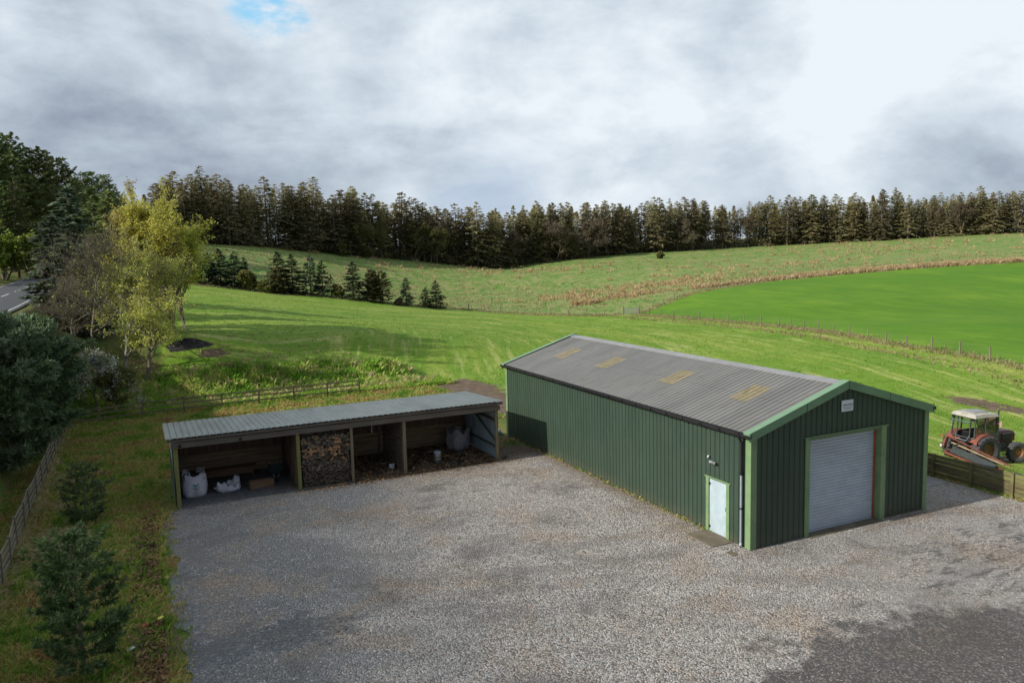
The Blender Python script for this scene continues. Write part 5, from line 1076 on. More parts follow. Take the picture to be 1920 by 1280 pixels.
def conifer_parts(seed, h, r, cs, levels, per, droop, leaf, dens, uplift=.15, jag=.35, power=.8, tr=.013, dead=0, fill=.5):
    rng = np.random.default_rng(seed); tk = MB(); cr = MB()
    bend = rng.normal(0, .012 * h, 2)
    def ax(z): f = (z / h) ** 2; return np.array([bend[0] * f, bend[1] * f, z])
    zs = np.linspace(-.4, h * .985, 9); tk.tube([ax(z) if z > 0 else np.array([0, 0, z]) for z in zs], [h * tr * (1 - .93 * max(z, 0) / h) + .01 for z in zs], 7)
    A = []; Bp = []; Ra = []; PL = []; DL = []; SLz = []
    for li in range(levels):
        f = (li + rng.uniform(-.35, .35)) / (levels - 1); f = min(max(f, 0), 1); z = h * (cs + (1 - cs) * f)
        Lm = r * (1 - f) ** power * (1 + rng.normal(0, .10)) + .03 * h * .25
        if cs > .25: Lm *= min(1, .55 + f * 2.2)
        for b_ in range(per if f < .85 else max(3, per - 2)):
            a = rng.uniform(0, 2 * np.pi); z = float(np.clip(h * (cs + (1 - cs) * f) + rng.normal(0, .55 * h * (1 - cs) / levels), h * cs * .6, h * .98)); Lb = Lm * rng.uniform(1 - jag, 1 + jag * .35); d = np.array([np.cos(a), np.sin(a), 0])
            up = uplift + .5 * f
            s = np.linspace(0, 1, 4); pts = ax(min(z, h * .98))[None] + d[None] * (s * Lb)[:, None]; pts[:, 2] += s * Lb * up - droop * Lb * s ** 2
            for i in range(3): A.append(pts[i]); Bp.append(pts[i + 1]); Ra.append(.012 * Lb * (1 - i / 3.2) + .004)
            m = max(3, int(dens * Lb / leaf)); sv = rng.uniform(.12, 1, m) ** fill
            side = np.array([-d[1], d[0], 0]); wdt = Lb * .30 * (1.05 - sv) + leaf * .4
            off = rng.uniform(-1, 1, m) * wdt; base = ax(min(z, h * .98))[None] + d[None] * (sv * Lb)[:, None] + side[None] * off[:, None]
            base[:, 2] += sv * Lb * up - droop * Lb * sv ** 2 - np.abs(off) * .22 - rng.uniform(0, .35, m) * leaf
            dl = d[None] * .8 + side[None] * np.sign(off)[:, None] * .6 + rng.normal(0, .2, (m, 3)); dl[:, 2] -= .15
            PL.append(base); DL.append(dl); SLz.append(leaf * rng.uniform(.55, 1.15, m))
    tip = ax(h * .985); PL.append(tip[None] + rng.normal(0, leaf * .25, (6, 3)) * (1, 1, 1.6)); DL.append(np.tile([[0, 0, 1.0]], (6, 1)) + rng.normal(0, .5, (6, 3))); SLz.append(np.full(6, leaf * .6))
    for k in range(dead):
        z = h * rng.uniform(.06, cs + .08); a = rng.uniform(0, 6.28); l = r * rng.uniform(.25, .75); p = ax(z); q = p + np.array([np.cos(a) * l, np.sin(a) * l, -.12 * l]); A.append(p); Bp.append(q); Ra.append(.018)
    tk.sticks(np.array(A), np.array(Bp), np.array(Ra), np.array(Ra) * .6)
    cr.cards(np.concatenate(PL), np.concatenate(SLz), rng, D=np.concatenate(DL), elong=2.0, flat=.5)
    return tk.mesh('trunk', True), cr.mesh('crown')
def proto(name, parts, tm, lm_):
    a, b_ = parts; a.materials.append(tm); b_.materials.append(lm_)
    return (name, a, b_)
def plant(pr, loc, sc, label, cat='tree', group=None, rz=0, sxy=None):
    name, a, b_ = pr; t = empty(name, loc, rz); t.scale = (sxy or sc, sxy or sc, sc); tag(t, label, cat, group)
    for nm, me in (('trunk', a), ('crown', b_)):
        o = bpy.data.objects.new(nm, me); COL.objects.link(o); o.parent = t
    return t
# unit height 20 m woodland conifers
WP = [proto('conifer_tree', conifer_parts(1, 20, 3.8, .16, 34, 8, .35, .36, 2.2, dead=40, power=.6), M['trunk'], L['wood_a']),
      proto('conifer_tree', conifer_parts(2, 20, 3.3, .34, 28, 8, .30, .34, 2.1, dead=90, power=.55), M['trunk'], L['wood_b']),
      proto('conifer_tree', conifer_parts(3, 20, 4.2, .04, 36, 8, .42, .38, 2.3, dead=10, power=.65), M['trunk'], L['wood_a']),
      proto('conifer_tree', conifer_parts(4, 20, 3.0, .44, 24, 8, .22, .32, 2.2, uplift=.3, dead=110, power=.5), M['trunk'], L['wood_b']),
      proto('conifer_tree', conifer_parts(5, 20, 3.0, .28, 28, 7, .30, .32, 2.0, jag=.6, dead=90, power=.6), M['trunk'], L['wood_a']),
      proto('conifer_tree', conifer_parts(6, 20, 3.8, .10, 34, 7, .40, .36, 2.1, jag=.5, dead=50, power=.6), M['trunk'], L['wood_b'])]
WL = ['dark full conifer in the long wood on the skyline', 'brownish conifer with a bare lower trunk in the long wood on the skyline', 'broad dark conifer branched to the ground in the long wood', 'tall thin conifer on a bare pole trunk in the long wood', 'ragged dark conifer with sparse branches in the long wood', 'dull brown conifer branched low in the long wood']
WG = ['full conifers of the wood', 'bare-trunked brown conifers of the wood', 'ground-branched conifers of the wood', 'pole-trunked conifers of the wood', 'ragged conifers of the wood', 'low-branched brown conifers of the wood']
rs = random.Random(77)
for i, (x, y, zt) in enumerate(WOOD):
    x += rs.gauss(0, 1.0); y += rs.gauss(0, 1.0); gz = hz(x, y); h = max(9, zt - gz) * (1.0 + .07 * math.sin(i * 1.7) * math.sin(i * .37) + rs.uniform(-.07, .06))
    left = x < 45
    k = rs.choices(range(6), (4, 4, 3, 2, 3, 4) if (left or 176 < x < 200) else (4, 2, 5, 1, 2, 5))[0]
    if i >= 118 and left and i % 4 == 0: continue
    plant(WP[k], (x, y, gz), h / 20, WL[k], 'conifer', WG[k], rs.uniform(0, 6.28), sxy=h / 20 * rs.uniform(1.1, 1.5))
# the depth of the wood behind its front rows: the trees past the first three hundred, as one mass
rng = np.random.default_rng(41); dw_ = MB(); pp = along(EDGE_WOOD[:-1], 1.25)
for i in range(len(pp)):
    x, y, dx, dy = pp[i]
    if x < 0 and i % 2: continue
    o = rng.uniform(14, 40); cx, cy = x - dy * o + rng.normal(0, .5), y + dx * o; gz = float(height(cx, cy)[0]); near_t = min(WOOD, key=lambda t: (t[0] - x) ** 2 + (t[1] - y) ** 2)
    h = max(8, near_t[2] - gz - rng.uniform(.2, 3.0)); n = 520; u = rng.random(n) ** .8; r = 3.2 * (1 - u) ** .6 * rng.uniform(.15, 1, n); a = rng.uniform(0, 6.283, n)
    P = np.stack([cx + r * np.cos(a), cy + r * np.sin(a), gz + h * (.04 + .96 * u) - r * .25], 1); dw_.cards(P, rng.uniform(.3, .6, n), rng, D=np.stack([np.cos(a), np.sin(a), np.full(n, -.15)], 1), flat=.6)
    dw_.sticks([(cx, cy, gz - .3)], [(cx, cy, gz + h * .95)], .16, .04, sides=4, mi=1)
tag(dw_.build('distant_wood', [L['wood_a'], M['trunk']]), kind='stuff')
# pines beyond the road
PP = [proto('pine_tree', conifer_parts(11, 24, 5.6, .30, 22, 10, -.05, .42, 3.4, uplift=.28, jag=.35, power=.42, tr=.014, dead=14), M['trunk'], L['darkpine']),
      proto('pine_tree', conifer_parts(12, 24, 5.0, .22, 26, 10, .05, .42, 3.2, uplift=.22, jag=.4, power=.5, tr=.014, dead=14), M['trunk'], L['darkpine']),
      proto('pine_tree', conifer_parts(13, 24, 5.2, .08, 28, 10, .1, .42, 3.0, uplift=.18, jag=.4, power=.55, tr=.014, dead=6), M['trunk'], L['darkpine'])]
for i, (x, y, zt) in enumerate(PINES):
    gz = hz(x, y); h = zt - gz; k = (0, 1, 0, 2)[i % 4] if i < 20 else 2
    plant(PP[k], (x, y, gz), h / 24, ['tall dark pine with a high broad crown beyond the road', 'tall dark pine with a tapering crown beyond the road', 'dark pine clothed low to the ground beyond the road'][k], 'pine', ['high-crowned pines beyond the road', 'tapering pines beyond the road', 'low-clothed pines beyond the road'][k], rs.uniform(0, 6.28), sxy=h / 24 * rs.uniform(.9, 1.15))

# row of young spruces across the field end
SP = [proto('spruce_tree', conifer_parts(21, 7, 2.1, .05, 26, 10, .28, .20, 2.6, uplift=.1, jag=.55, power=.75), M['trunk'], L['spruce']),
      proto('spruce_tree', conifer_parts(22, 7, 1.9, .06, 26, 9, .28, .20, 2.6, uplift=.1, jag=.55, power=.75), M['trunk'], L['spruce']),
      proto('spruce_tree', conifer_parts(23, 6, 1.7, .06, 24, 9, .28, .20, 2.6, uplift=.1, jag=.5, power=.75), M['trunk'], L['blue']),
      proto('larch_tree', conifer_parts(24, 7, 1.9, .08, 24, 9, .1, .24, 2.8, uplift=.3, power=.5), M['olivetwig'], L['olive']),
      proto('spruce_tree', conifer_parts(25, 8, 1.5, .25, 16, 6, .3, .30, .6, uplift=.1, dead=30), M['trunk'], L['wood_a'])]
HL = ['dark spruce at the left end of the young row, next to the yellow trees', 'dark spruce, second in the left clump of the young row', 'dark spruce in the middle of the left clump of the young row', 'tallest dark spruce of the left clump of the young row', 'dark spruce behind the round bare bush in the left clump', 'dark spruce closing the right side of the left clump', 'tall dark spruce opening the second clump of the young row', 'olive-brown young larch at the foot of the second clump', 'dark broad spruce in the middle of the second clump', 'blue-grey spruce in the second clump of the young row', 'slim dark spruce at the right of the second clump', 'thin dead-looking little spruce to the right of the second clump', 'single dark spruce standing apart in the middle of the row', 'wide olive larch directly right of the single dark spruce', 'narrower olive larch with a dark top, right of the wide larch', 'small blue-grey spruce between brown shrubs near the row end', 'little dark spruce touching the last spruce of the row', 'dark spruce at the right end of the young row', 'slender spruce rising behind the left end of the young row', 'dull larch behind the pair of olive larches']
kinds = [0, 1, 0, 0, 1, 1, 0, 3, 0, 2, 1, 4, 0, 3, 3, 2, 1, 0, 1, 3]
for i, (x, y, zt) in enumerate(HEDGE):
    gz = hz(x, y); h = zt - gz; k = kinds[i]; base = {0: 7, 1: 7, 2: 6, 3: 7, 4: 8}[k]
    plant(SP[k], (x, y, gz), h / base, HL[i], 'larch' if k == 3 else 'spruce', 'young trees in the row across the field', rs.uniform(0, 6.28), sxy=h / base * (1.45 if k in (0,) else 1.3) * (1.25 if h < 4.5 else 1))

# ---- broadleaves: recursive limbs, twigs, small leaves
def broadleaf(seed, h, spread, levels=4, n0=5, trunk_frac=.25, lean=0.0, leaf=.08, per=6, twig=.5, r0=None, gnarl=.22, narrow=1.0, leafjit=.25, kids=(5, 5, 4), skip=0.0, start=.2):
    rng = np.random.default_rng(seed); tk = MB(); tips = []; A = []; Bp = []; RA = []; RB = []
    r0 = r0 or h * .014
    def limb(p, d, l, r, lev):
        n = 4; pts = [p]; q = p.copy(); dd = d / np.linalg.norm(d)
        for i in range(n):
            dd = dd + rng.normal(0, gnarl, 3) * (1, 1, .6) + np.array([0, 0, .10 * narrow if lev > 0 else .04]); dd /= np.linalg.norm(dd); q = q + dd * l / n; pts.append(q.copy())
        rr = [r * (1 - .75 * i / n) for i in range(n + 1)]
        for i in range(n): A.append(pts[i]); Bp.append(pts[i + 1]); RA.append(rr[i]); RB.append(rr[i + 1])
        if lev >= levels - 1:
            for i in range(1, n + 1): tips.append((pts[i], dd, l / n))
            return
        k = kids[min(lev, len(kids) - 1)]
        for j in range(k):
            f = start + (1 - start) * (j + rng.uniform(.1, .9)) / k if lev == 0 else rng.uniform(.25, 1); x = f * n; i = min(int(x), n - 1); pp = pts[i] * (1 - (x - i)) + pts[i + 1] * (x - i)
            ax_ = rng.normal(0, 1, 3) * (1, 1, .25); ax_ -= dd * (ax_ @ dd); ax_ /= np.linalg.norm(ax_) + 1e-6
            nd = dd * (.55 * narrow) + ax_ * spread + np.array([0, 0, .25 * narrow]); ll = l * rng.uniform(.42, .66) * ((1.15 - (.55 if narrow < 1 else .80) * f ** 1.5) if lev == 0 else 1)
            limb(pp, nd, ll, max(rr[i] * .55, .006), lev + 1)
    d0_ = np.array([lean, rng.normal(0, .03), 1.0]); limb(np.array([0, 0, -.2]), d0_, h, r0, 0)
    zmax = max(p[2] for p in Bp); k_ = h / (zmax * 1.02); A = [p * k_ for p in A]; Bp = [p * k_ for p in Bp]; tips = [(p * k_, d, l * k_) for p, d, l in tips]
    tk.sticks(np.array(A), np.array(Bp), np.array(RA), np.array(RB), sides=4)
    cr = MB()
    if tips:
        TP = np.array([t[0] for t in tips]); TD = np.array([t[1] for t in tips]); TL = np.array([t[2] for t in tips])
        # fine twigs
        k = 3; P0 = np.repeat(TP, k, 0); D0 = np.repeat(TD, k, 0) + rng.normal(0, .7, (len(TP) * k, 3)); D0 /= np.linalg.norm(D0, axis=1)[:, None]
        P1 = P0 + D0 * (twig * rng.uniform(.4, 1, len(P0)))[:, None]; tk.sticks(P0, P1, .006 * h / 8, .003 * h / 8)
        if per:
            m = per; f = rng.random((len(P0), m)); Q = P0[:, None] + (P1 - P0)[:, None] * f[..., None] + rng.normal(0, leafjit * twig * .5, (len(P0), m, 3)); Q = Q.reshape(-1, 3)
            if skip: Q = Q[rng.random(len(Q)) > skip]
            cr.cards(Q, leaf * rng.uniform(.6, 1.3, len(Q)), rng, elong=1.4, flat=1.2)
        else: cr = None
    return tk.mesh('trunk'), (cr.mesh('crown') if cr else None)
def tree(name, parts, tm, lm_, x, y, label, cat, sc=1.0, z=None, group=None, rz=0):
    a, b_ = parts; t = tag(empty(name, (x, y, hz(x, y) if z is None else z), rz), label, cat, group); t.scale = (sc,) * 3
    for nm, me, mt in (('trunk', a, tm), ('crown', b_, lm_)):
        if me is None: continue
        if not me.materials: me.materials.append(mt)
        o = bpy.data.objects.new(nm, me); COL.objects.link(o); o.parent = t
    return t
tree('birch_tree', broadleaf(31, 10.8, .72, 4, trunk_frac=.3, leaf=.10, per=3, twig=.7, r0=.14, kids=(15, 5, 4), narrow=.9), M['birchbark'], L['birch'], -19.6, 45.6, 'airy birch with a pale trunk and thin yellow-green leaves behind the bank fence', 'birch')
tree('birch_tree', broadleaf(32, 8.0, .8, 4, leaf=.10, per=3, twig=.7, r0=.16, kids=(9, 5, 4), narrow=.8, lean=.12), M['greytwig'], L['birch'], -18.3, 44.2, 'short forked birch with a thick pale trunk leaning right beside the taller birch', 'birch')
tree('larch_tree', broadleaf(33, 13.3, .40, 4, leaf=.12, per=7, twig=.7, r0=.15, kids=(40, 5, 4), narrow=1.0, gnarl=.14, start=.06), M['greytwig'], L['yellow'], -15.7, 52.5, 'tall narrow yellow tree, the highest of the yellow clump at the field corner', 'larch')
tree('larch_tree', broadleaf(34, 10.6, .45, 4, leaf=.12, per=5, twig=.8, r0=.14, kids=(28, 5, 4), narrow=1.0, start=.1), M['greytwig'], L['yellow'], -14.6, 55.5, 'dull yellow tree leaning out over the field on the right of the clump', 'larch')
tree('larch_tree', broadleaf(35, 9.8, .5, 4, leaf=.12, per=4, twig=.8, r0=.13, kids=(26, 5, 4), narrow=1.0, start=.1), M['greytwig'], L['yellow'], -18.6, 54.0, 'yellow-green tree behind the airy birch', 'larch')
tree('alder_tree', broadleaf(36, 10.5, .7, 4, leaf=.12, per=1, twig=.9, r0=.12, kids=(14, 5, 4), skip=.6), M['greytwig'], L['willow'], -21.6, 48.5, 'bare grey-twigged tree left of the airy birch', 'tree')
tree('alder_tree', broadleaf(37, 7.2, .8, 4, leaf=.12, per=1, twig=.9, r0=.12, kids=(12, 5, 4), skip=.7), M['greytwig'], L['willow'], -22.8, 45.0, 'bare brown bushy tree at the foot of the road bank', 'tree')
tree('alder_tree', broadleaf(38, 6.0, .8, 4, leaf=.12, per=1, twig=.8, r0=.11, kids=(12, 5, 4), skip=.7), M['greytwig'], L['willow'], -23.2, 51.0, 'low bare brown thicket tree just below the road edge', 'tree')
tree('blossom_shrub', broadleaf(39, 4.6, .9, 4, leaf=.085, per=3, twig=.45, r0=.06, kids=(10, 5, 4), skip=.25, start=.05), M['greytwig'], L['blossom'], -21.3, 38.2, 'white blossoming blackthorn shrub beside the big pine', 'shrub')
tree('hawthorn_shrub', broadleaf(40, 3.6, .9, 4, leaf=.09, per=4, twig=.4, r0=.05, kids=(10, 5, 4), start=.05), M['greytwig'], L['willow'], -19.7, 39.0, 'dull green leafy shrub under the birch trunk', 'shrub')
tree('hawthorn_shrub', broadleaf(41, 3.0, .9, 4, leaf=.09, per=3, twig=.4, r0=.05, kids=(9, 5, 4), start=.05), M['greytwig'], L['willow'], -22.6, 40.8, 'tangled olive shrub between the blossom and the big pine', 'shrub')
# conifers on the road bank
for k, (x, y, zt, pr, sxy, lb) in enumerate(((-23.4, 61, 17.0, 'blue', 1.25, 'big grey-green spruce on the road bank, tallest before the road'), (-24.3, 54.5, 14.2, 'blue', 1.3, 'broad grey-green spruce on the road bank nearest the road edge'), (-20.3, 70, 17.4, 'dark', 1.2, 'dark spruce behind the grey-green spruces on the bank'), (-22.2, 80, 18.6, 'dark', 1.2, 'tall dark spruce farthest along the road bank'))):
    parts = conifer_parts(50 + k, 12, 2.7, .05, 28, 9, .22, .36, 3.4, uplift=.15, jag=.45, power=.65)
    gz = hz(x, y); h = zt - gz; plant(proto('spruce_tree', parts, M['trunk'], L['blue' if pr == 'blue' else 'darkpine']), (x, y, gz), h / 12, lb, 'spruce', None, k, sxy=h / 12 * sxy)
# leafy roadside trees beyond the road at the picture's left edge
for k, (x, y, h, lb) in enumerate(((-36.2, 92, 9.5, 'bushy green broadleaf tree just over the road, nearest the left edge'), (-36.8, 101, 11.5, 'rounded yellow-green broadleaf tree over the road below the pines'), (-38.6, 110, 12, 'dark green broadleaf tree over the road against the pine wood'), (-35.0, 112, 7.5, 'low green bush at the far roadside under the pines'))):
    tree('roadside_tree', broadleaf(60 + k, h * .85, .95, 4, leaf=.30, per=6, twig=.9, r0=.16, kids=(12, 5, 4), start=.12, narrow=.8), M['greytwig'], L['roadside'], x, y, lb, 'tree')
# bare and budding broadleaves mixed into the front of the wood, mostly in the dip
WB = [broadleaf(201 + k, 12, .85, 4, leaf=.20, per=2, twig=1.0, r0=.2, kids=(12, 6, 4), start=.12) for k in range(4)]
for k in range(26):
    q_ = rs.random(); i_ = int(rs.choice((rs.uniform(60, 130), rs.uniform(10, 270)))); ex, ey, edx, edy = along(EDGE_WOOD[:-1], 1.1)[min(i_, 270)]
    o_ = rs.uniform(-.5, 4); kk = k % 4; x, y = ex - edy * o_, ey + edx * o_
    tree('broadleaf_tree', WB[kk], M['olivetwig'], L['brown' if kk % 2 else 'willow'], x, y, ['bare olive-grey broadleaf tree mixed into the front of the long wood', 'bare brown-twigged broadleaf tree mixed into the front of the long wood', 'broad bare greenish tree at the front edge of the long wood', 'spreading bare brown tree at the front edge of the long wood'][kk], 'tree', sc=rs.uniform(.75, 1.15), group=['olive broadleaves of the wood', 'brown broadleaves of the wood', 'greenish broadleaves of the wood', 'spreading broadleaves of the wood'][kk], rz=rs.uniform(0, 6))
# bushes by the row and along the wood
BL_ = [('round_bush', 'round bare olive bush in front of the left spruce clump', 'willow', 1), ('round_bush', 'second low olive bush between the two spruce clumps', 'willow', 1), ('low_shrub', 'small pale shrub left of the single dark spruce', 'willow', 1), ('low_shrub', 'low rusty-brown shrub near the blue-grey spruce', 'brown', 1), ('gorse_bush', 'lone dark round bush on the green hillside below the wood', 'olive', 1), ('low_shrub', 'low dark bush at the top of the right hillside', 'brown', 1),
       ('beech_tree', 'broad round-headed bare brown tree at the front of the wood', 'brown', 0), ('fallen_branch', 'dark fallen bush of branches before the round-headed tree', 'brown', 1), ('ash_tree', 'pale bare tree with fanning upright stems at the wood edge on the right', 'brown', 0), ('low_shrub', 'olive bush at the foot of the wood on the left', 'olive', 1), ('low_shrub', 'smaller olive bush at the foot of the wood', 'olive', 1), ('ash_tree', 'bare arching tree with moss-green limbs at the wood edge in the dip', 'willow', 0)]
for k, ((x, y, zt), (nm, lb, mt, bush)) in enumerate(zip(BUSH, BL_)):
    h = max(1.0, zt - hz(x, y))
    if bush: parts = broadleaf(70 + k, h * .85, 1.3, 4, leaf=.13 + .0009 * y, per=5, twig=.35 * h / 3 + .15, r0=.05, kids=(11, 5, 4), start=.02, gnarl=.3)
    else: parts = broadleaf(70 + k, h * .9, .75 if k == 6 else .55, 4, leaf=.20, per=2, twig=1.0, r0=.26, kids=(12, 6, 5), start=.22 if k == 6 else .1, narrow=.6 if k == 6 else 1)
    tree(nm, parts, M['olivetwig'] if k in (11, 8) else M['greytwig'], L[mt], x, y, lb, 'bush' if bush else 'tree')
tree('greening_tree', broadleaf(90, 15, .8, 4, leaf=.25, per=2, twig=1.2, r0=.2, kids=(12, 5, 4)), M['greytwig'], L['olive'], 99.5, 214, 'tree with a fresh yellow-green top peeping out of the wood above the dip', 'tree')
# undergrowth at the wood foot
rng = np.random.default_rng(8); ug = MB(); us = MB(); line = along(EDGE_WOOD[:-1], 1.0)
for x, y, dx, dy in line:
    for j in range(3):
        cx = x + rng.normal(0, .5) - dy * rng.uniform(.8, 12) ; cy = y + rng.normal(0, .5) + dx * rng.uniform(.8, 12); h = rng.uniform(.8, 2.9) * (1.5 if rng.random() < .15 else 1)
        gz = float(height(cx, cy)[0]); P = rng.normal(0, 1, (60, 3)) * (.9, .9, .36) * h * .7 + (cx, cy, gz + h * .6); ug.cards(P, rng.uniform(.15, .38, 60), rng, flat=1.0)
tag(ug.build('undergrowth', leafmat('undergrowth_leaves', (0.113, 0.102, 0.054), (0.195, 0.165, 0.087), sc=.12, rnd=0, trans=.2, c3=(0.270, 0.255, 0.105))), kind='stuff')

# ---- big needle-tufted pines near the camera
def tuft_pine(seed, h, r, levels, per, tuft=.12, cs=.06, needles=9, upl=.45, power=.55, tw=6, jag=.3):
    rng = np.random.default_rng(seed); tk = MB(); cr = MB(); zs = np.linspace(-.2, h, 8)
    bend = rng.normal(0, .02 * h, 2); ax = lambda z: np.array([bend[0] * (z / h) ** 2, bend[1] * (z / h) ** 2, z])
    tk.tube([ax(max(z, 0)) if z > 0 else (0, 0, z) for z in zs], [h * .017 * (1 - .9 * max(z, 0) / h) + .006 for z in zs], 7)
    A = []; Bp = []; Ra = []; TP = []; TD = []
    for li in range(levels):
        f = (li + rng.uniform(-.2, .2)) / (levels - 1); f = min(max(f, 0), .985); z = h * (cs + (1 - cs) * f); Lm = r * (1 - f) ** power * (.75 + .5 * min(1, f * 3)) * rng.uniform(.8, 1.1) + .1 * r
        a0 = rng.uniform(0, 6.28)
        for b_ in range(per):
            a = a0 + b_ * 6.283 / per + rng.normal(0, .3); Lb = Lm * rng.uniform(1 - jag, 1.1); d = np.array([np.cos(a), np.sin(a), 0]); side = np.array([-d[1], d[0], 0])
            def pt(s): q = ax(z) + d * s * Lb; q[2] += Lb * (.05 * s + upl * (.4 + f) * s * s); return q
            for i in range(4): A.append(pt(i / 4)); Bp.append(pt((i + 1) / 4)); Ra.append(.02 * Lb * (1 - i / 5) * .6 + .004)
            n = int(tw * (Lb / r + .4)) + 2
            for k in range(n):
                s = rng.uniform(.25, 1) if k else 1.0; p = pt(s); sg_ = rng.choice([-1, 1]); l = Lb * .38 * (1.15 - s * .7) * rng.uniform(.6, 1.1) + tuft
                td = d * rng.uniform(.5, 1) + side * sg_ * (rng.uniform(.4, 1.0) if k else .05) + np.array([0, 0, rng.uniform(.15, .75)]); td /= np.linalg.norm(td); q = p + td * l
                A.append(p); Bp.append(q); Ra.append(.006)
                m = max(2, int(l / (tuft * .42)))
                for j in range(m):
                    fq = (j + 1) / m
                    if fq > .25: TP.append(p + td * l * fq + rng.normal(0, tuft * .12, 3)); TD.append(td)
    tk.sticks(np.array(A), np.array(Bp), np.array(Ra), np.array(Ra) * .6)
    TP = np.array(TP); TD = np.array(TD); n = len(TP); P = np.repeat(TP, needles, 0); D = np.repeat(TD, needles, 0) * .9 + rng.normal(0, .62, (n * needles, 3)); D /= np.linalg.norm(D, axis=1)[:, None]
    sz = tuft * rng.uniform(.7, 1.2, len(P)); cr.cards(P + D * sz[:, None] * .5, sz * .24, rng, D=D, elong=4.2, flat=1.5)
    return tk.mesh('trunk', True), cr.mesh('crown')
def tpine(parts, x, y, label, nm='pine_tree', rz=0, lm_='pine'):
    return plant(proto(nm, parts, M['trunk'], L[lm_]), (x, y, hz(x, y)), 1, label, 'pine', None, rz)
tpine(tuft_pine(101, 3.5, .95, 11, 5, tuft=.15, needles=10, upl=.6, tw=6, power=.45, jag=.5), -20.15, 1.75, 'bushy young pine nearest the camera on the left verge')
tpine(tuft_pine(102, 2.25, .75, 7, 5, tuft=.15, needles=8, upl=.5, tw=4, power=.5), -20.8, 15.1, 'thin young pine standing between the verge fence and the open shed')
tpine(tuft_pine(104, 7.5, 3.0, 15, 6, tuft=.34, needles=12, tw=9, upl=.35, power=.5), -25.3, 23.5, 'large blue-green pine filling the left edge of the picture', lm_='bluepine')
tpine(tuft_pine(105, 6.8, 2.9, 13, 6, tuft=.34, needles=12, tw=9, upl=.35, power=.5), -24.6, 31.5, 'second large pine, behind the first, its boughs reaching over the fence corner', lm_='bluepine')
tpine(tuft_pine(106, 6.0, 2.6, 11, 6, tuft=.34, needles=11, tw=8, upl=.35, power=.5), -27.0, 38.5, 'pine on the slope behind the two large ones', lm_='bluepine')
# no trees follow here: the added cloud mesh below shades the west of the yard

# unseen cloud mesh added far west, shaped to shade the yard's west and the verge
rng = np.random.default_rng(3); cl = MB(); D_ = 900.0; cc = Vector((0, 0, 0)) - sd * D_
for k in range(54):
    r_ = rng.uniform(12.5, 15); row_ = k // 13; gy_ = -46 + (k % 13) * 5.3; pz_ = rng.uniform(-4, 4)
    px_ = -12.6 - 1.44 * r_ - row_ * 17 + rng.uniform(-1.2, 1.2) - 1.73 * pz_; py_ = gy_ + rng.uniform(-1, 1)
    V = []; F = []; n, m = 22, 12
    for j in range(m + 1):
        th = math.pi * j / m
        for i in range(n):
            ph = 2 * math.pi * i / n; q = 1 + .10 * math.sin(5 * ph + k) * math.sin(3 * th) + .07 * math.sin(9 * ph + 2 * k) * math.sin(7 * th + k)
            V.append((cc.x + px_ + r_ * q * math.sin(th) * math.cos(ph), cc.y + py_ + r_ * q * math.sin(th) * math.sin(ph), cc.z + pz_ + r_ * q * .6 * math.cos(th)))
    for j in range(m):
        for i in range(n): F.append((j * n + i, j * n + (i + 1) % n, (j + 1) * n + (i + 1) % n, (j + 1) * n + i))
    cl.add(V, F)
mcl, T, b, out = newmat('shade_cloud'); b.inputs['Base Color'].default_value = (.9, .9, .92, 1); b.inputs['Roughness'].default_value = 1
tag(cl.build('cloud', mcl, smooth=True), kind='stuff')  # added sun blocker, out of view

# ------------------------------------------------------------------ grass
def blades(rng, x, y, per, hmin, hmax, w, spread, lean=.5, z=None):
    n = len(x); z = height(x, y) if z is None else z
    X = np.repeat(x, per) + rng.normal(0, spread, n * per); Y = np.repeat(y, per) + rng.normal(0, spread, n * per); Z = np.repeat(z, per) - .02
    m = n * per; hgt_ = rng.uniform(hmin, hmax, m) * np.repeat(rng.uniform(.6, 1.2, n), per); a = rng.uniform(0, 6.283, m); ln = rng.uniform(.1, 1, m) * lean * hgt_
    dx, dy = np.cos(a) * ln, np.sin(a) * ln; wx, wy = -np.sin(a) * w / 2, np.cos(a) * w / 2
    V = np.stack([np.stack([X - wx, Y - wy, Z], 1), np.stack([X + wx, Y + wy, Z], 1), np.stack([X + wx * .8 + dx * .4, Y + wy * .8 + dy * .4, Z + hgt_ * .62], 1), np.stack([X + dx, Y + dy, Z + hgt_ * np.sqrt(np.clip(1 - (ln / hgt_) ** 2 * .6, .2, 1))], 1)], 1)
    return V.reshape(-1, 3), np.arange(m * 4).reshape(-1, 4)
def grassmat(name, stops, sc=.5, sc2=3.0):
    m, T, b, out = newmat(name); geo = T.node('ShaderNodeNewGeometry'); p = geo.outputs['Position']
    f = T.math('ADD', T.math('MULTIPLY', T.noise(p, sc, 5, .65), .75), T.math('MULTIPLY', T.noise(p, sc2, 3), .25)); f = T.math('ADD', f, T.math('MULTIPLY', T.math('SUBTRACT', geo.outputs['Random Per Island'], .5), .16))
    c = T.ramp(f, stops); setc(T, b, 'Base Color', c); b.inputs['Roughness'].default_value = .75; b.inputs['Specular IOR Level'].default_value = .2
    tr_ = T.node('ShaderNodeBsdfTranslucent', ins={'Color': c}); ms = T.node('ShaderNodeMixShader', ins={0: .3, 1: b.outputs[0], 2: tr_.outputs[0]}); T.l.new(ms.outputs[0], out.inputs[0]); return m
G1 = grassmat('verge_grass_blades', [(.34, (0.102, 0.232, 0.026)), (.43, (0.189, 0.319, 0.043)), (.49, (0.319, 0.362, 0.072)), (.55, (0.551, 0.450, 0.189)), (.61, (0.377, 0.217, 0.080)), (.70, (0.189, 0.123, 0.058))])
rng = np.random.default_rng(14)
def dropyard(x, y): return ~((x > -17.9) & (y < 20.2)) | False
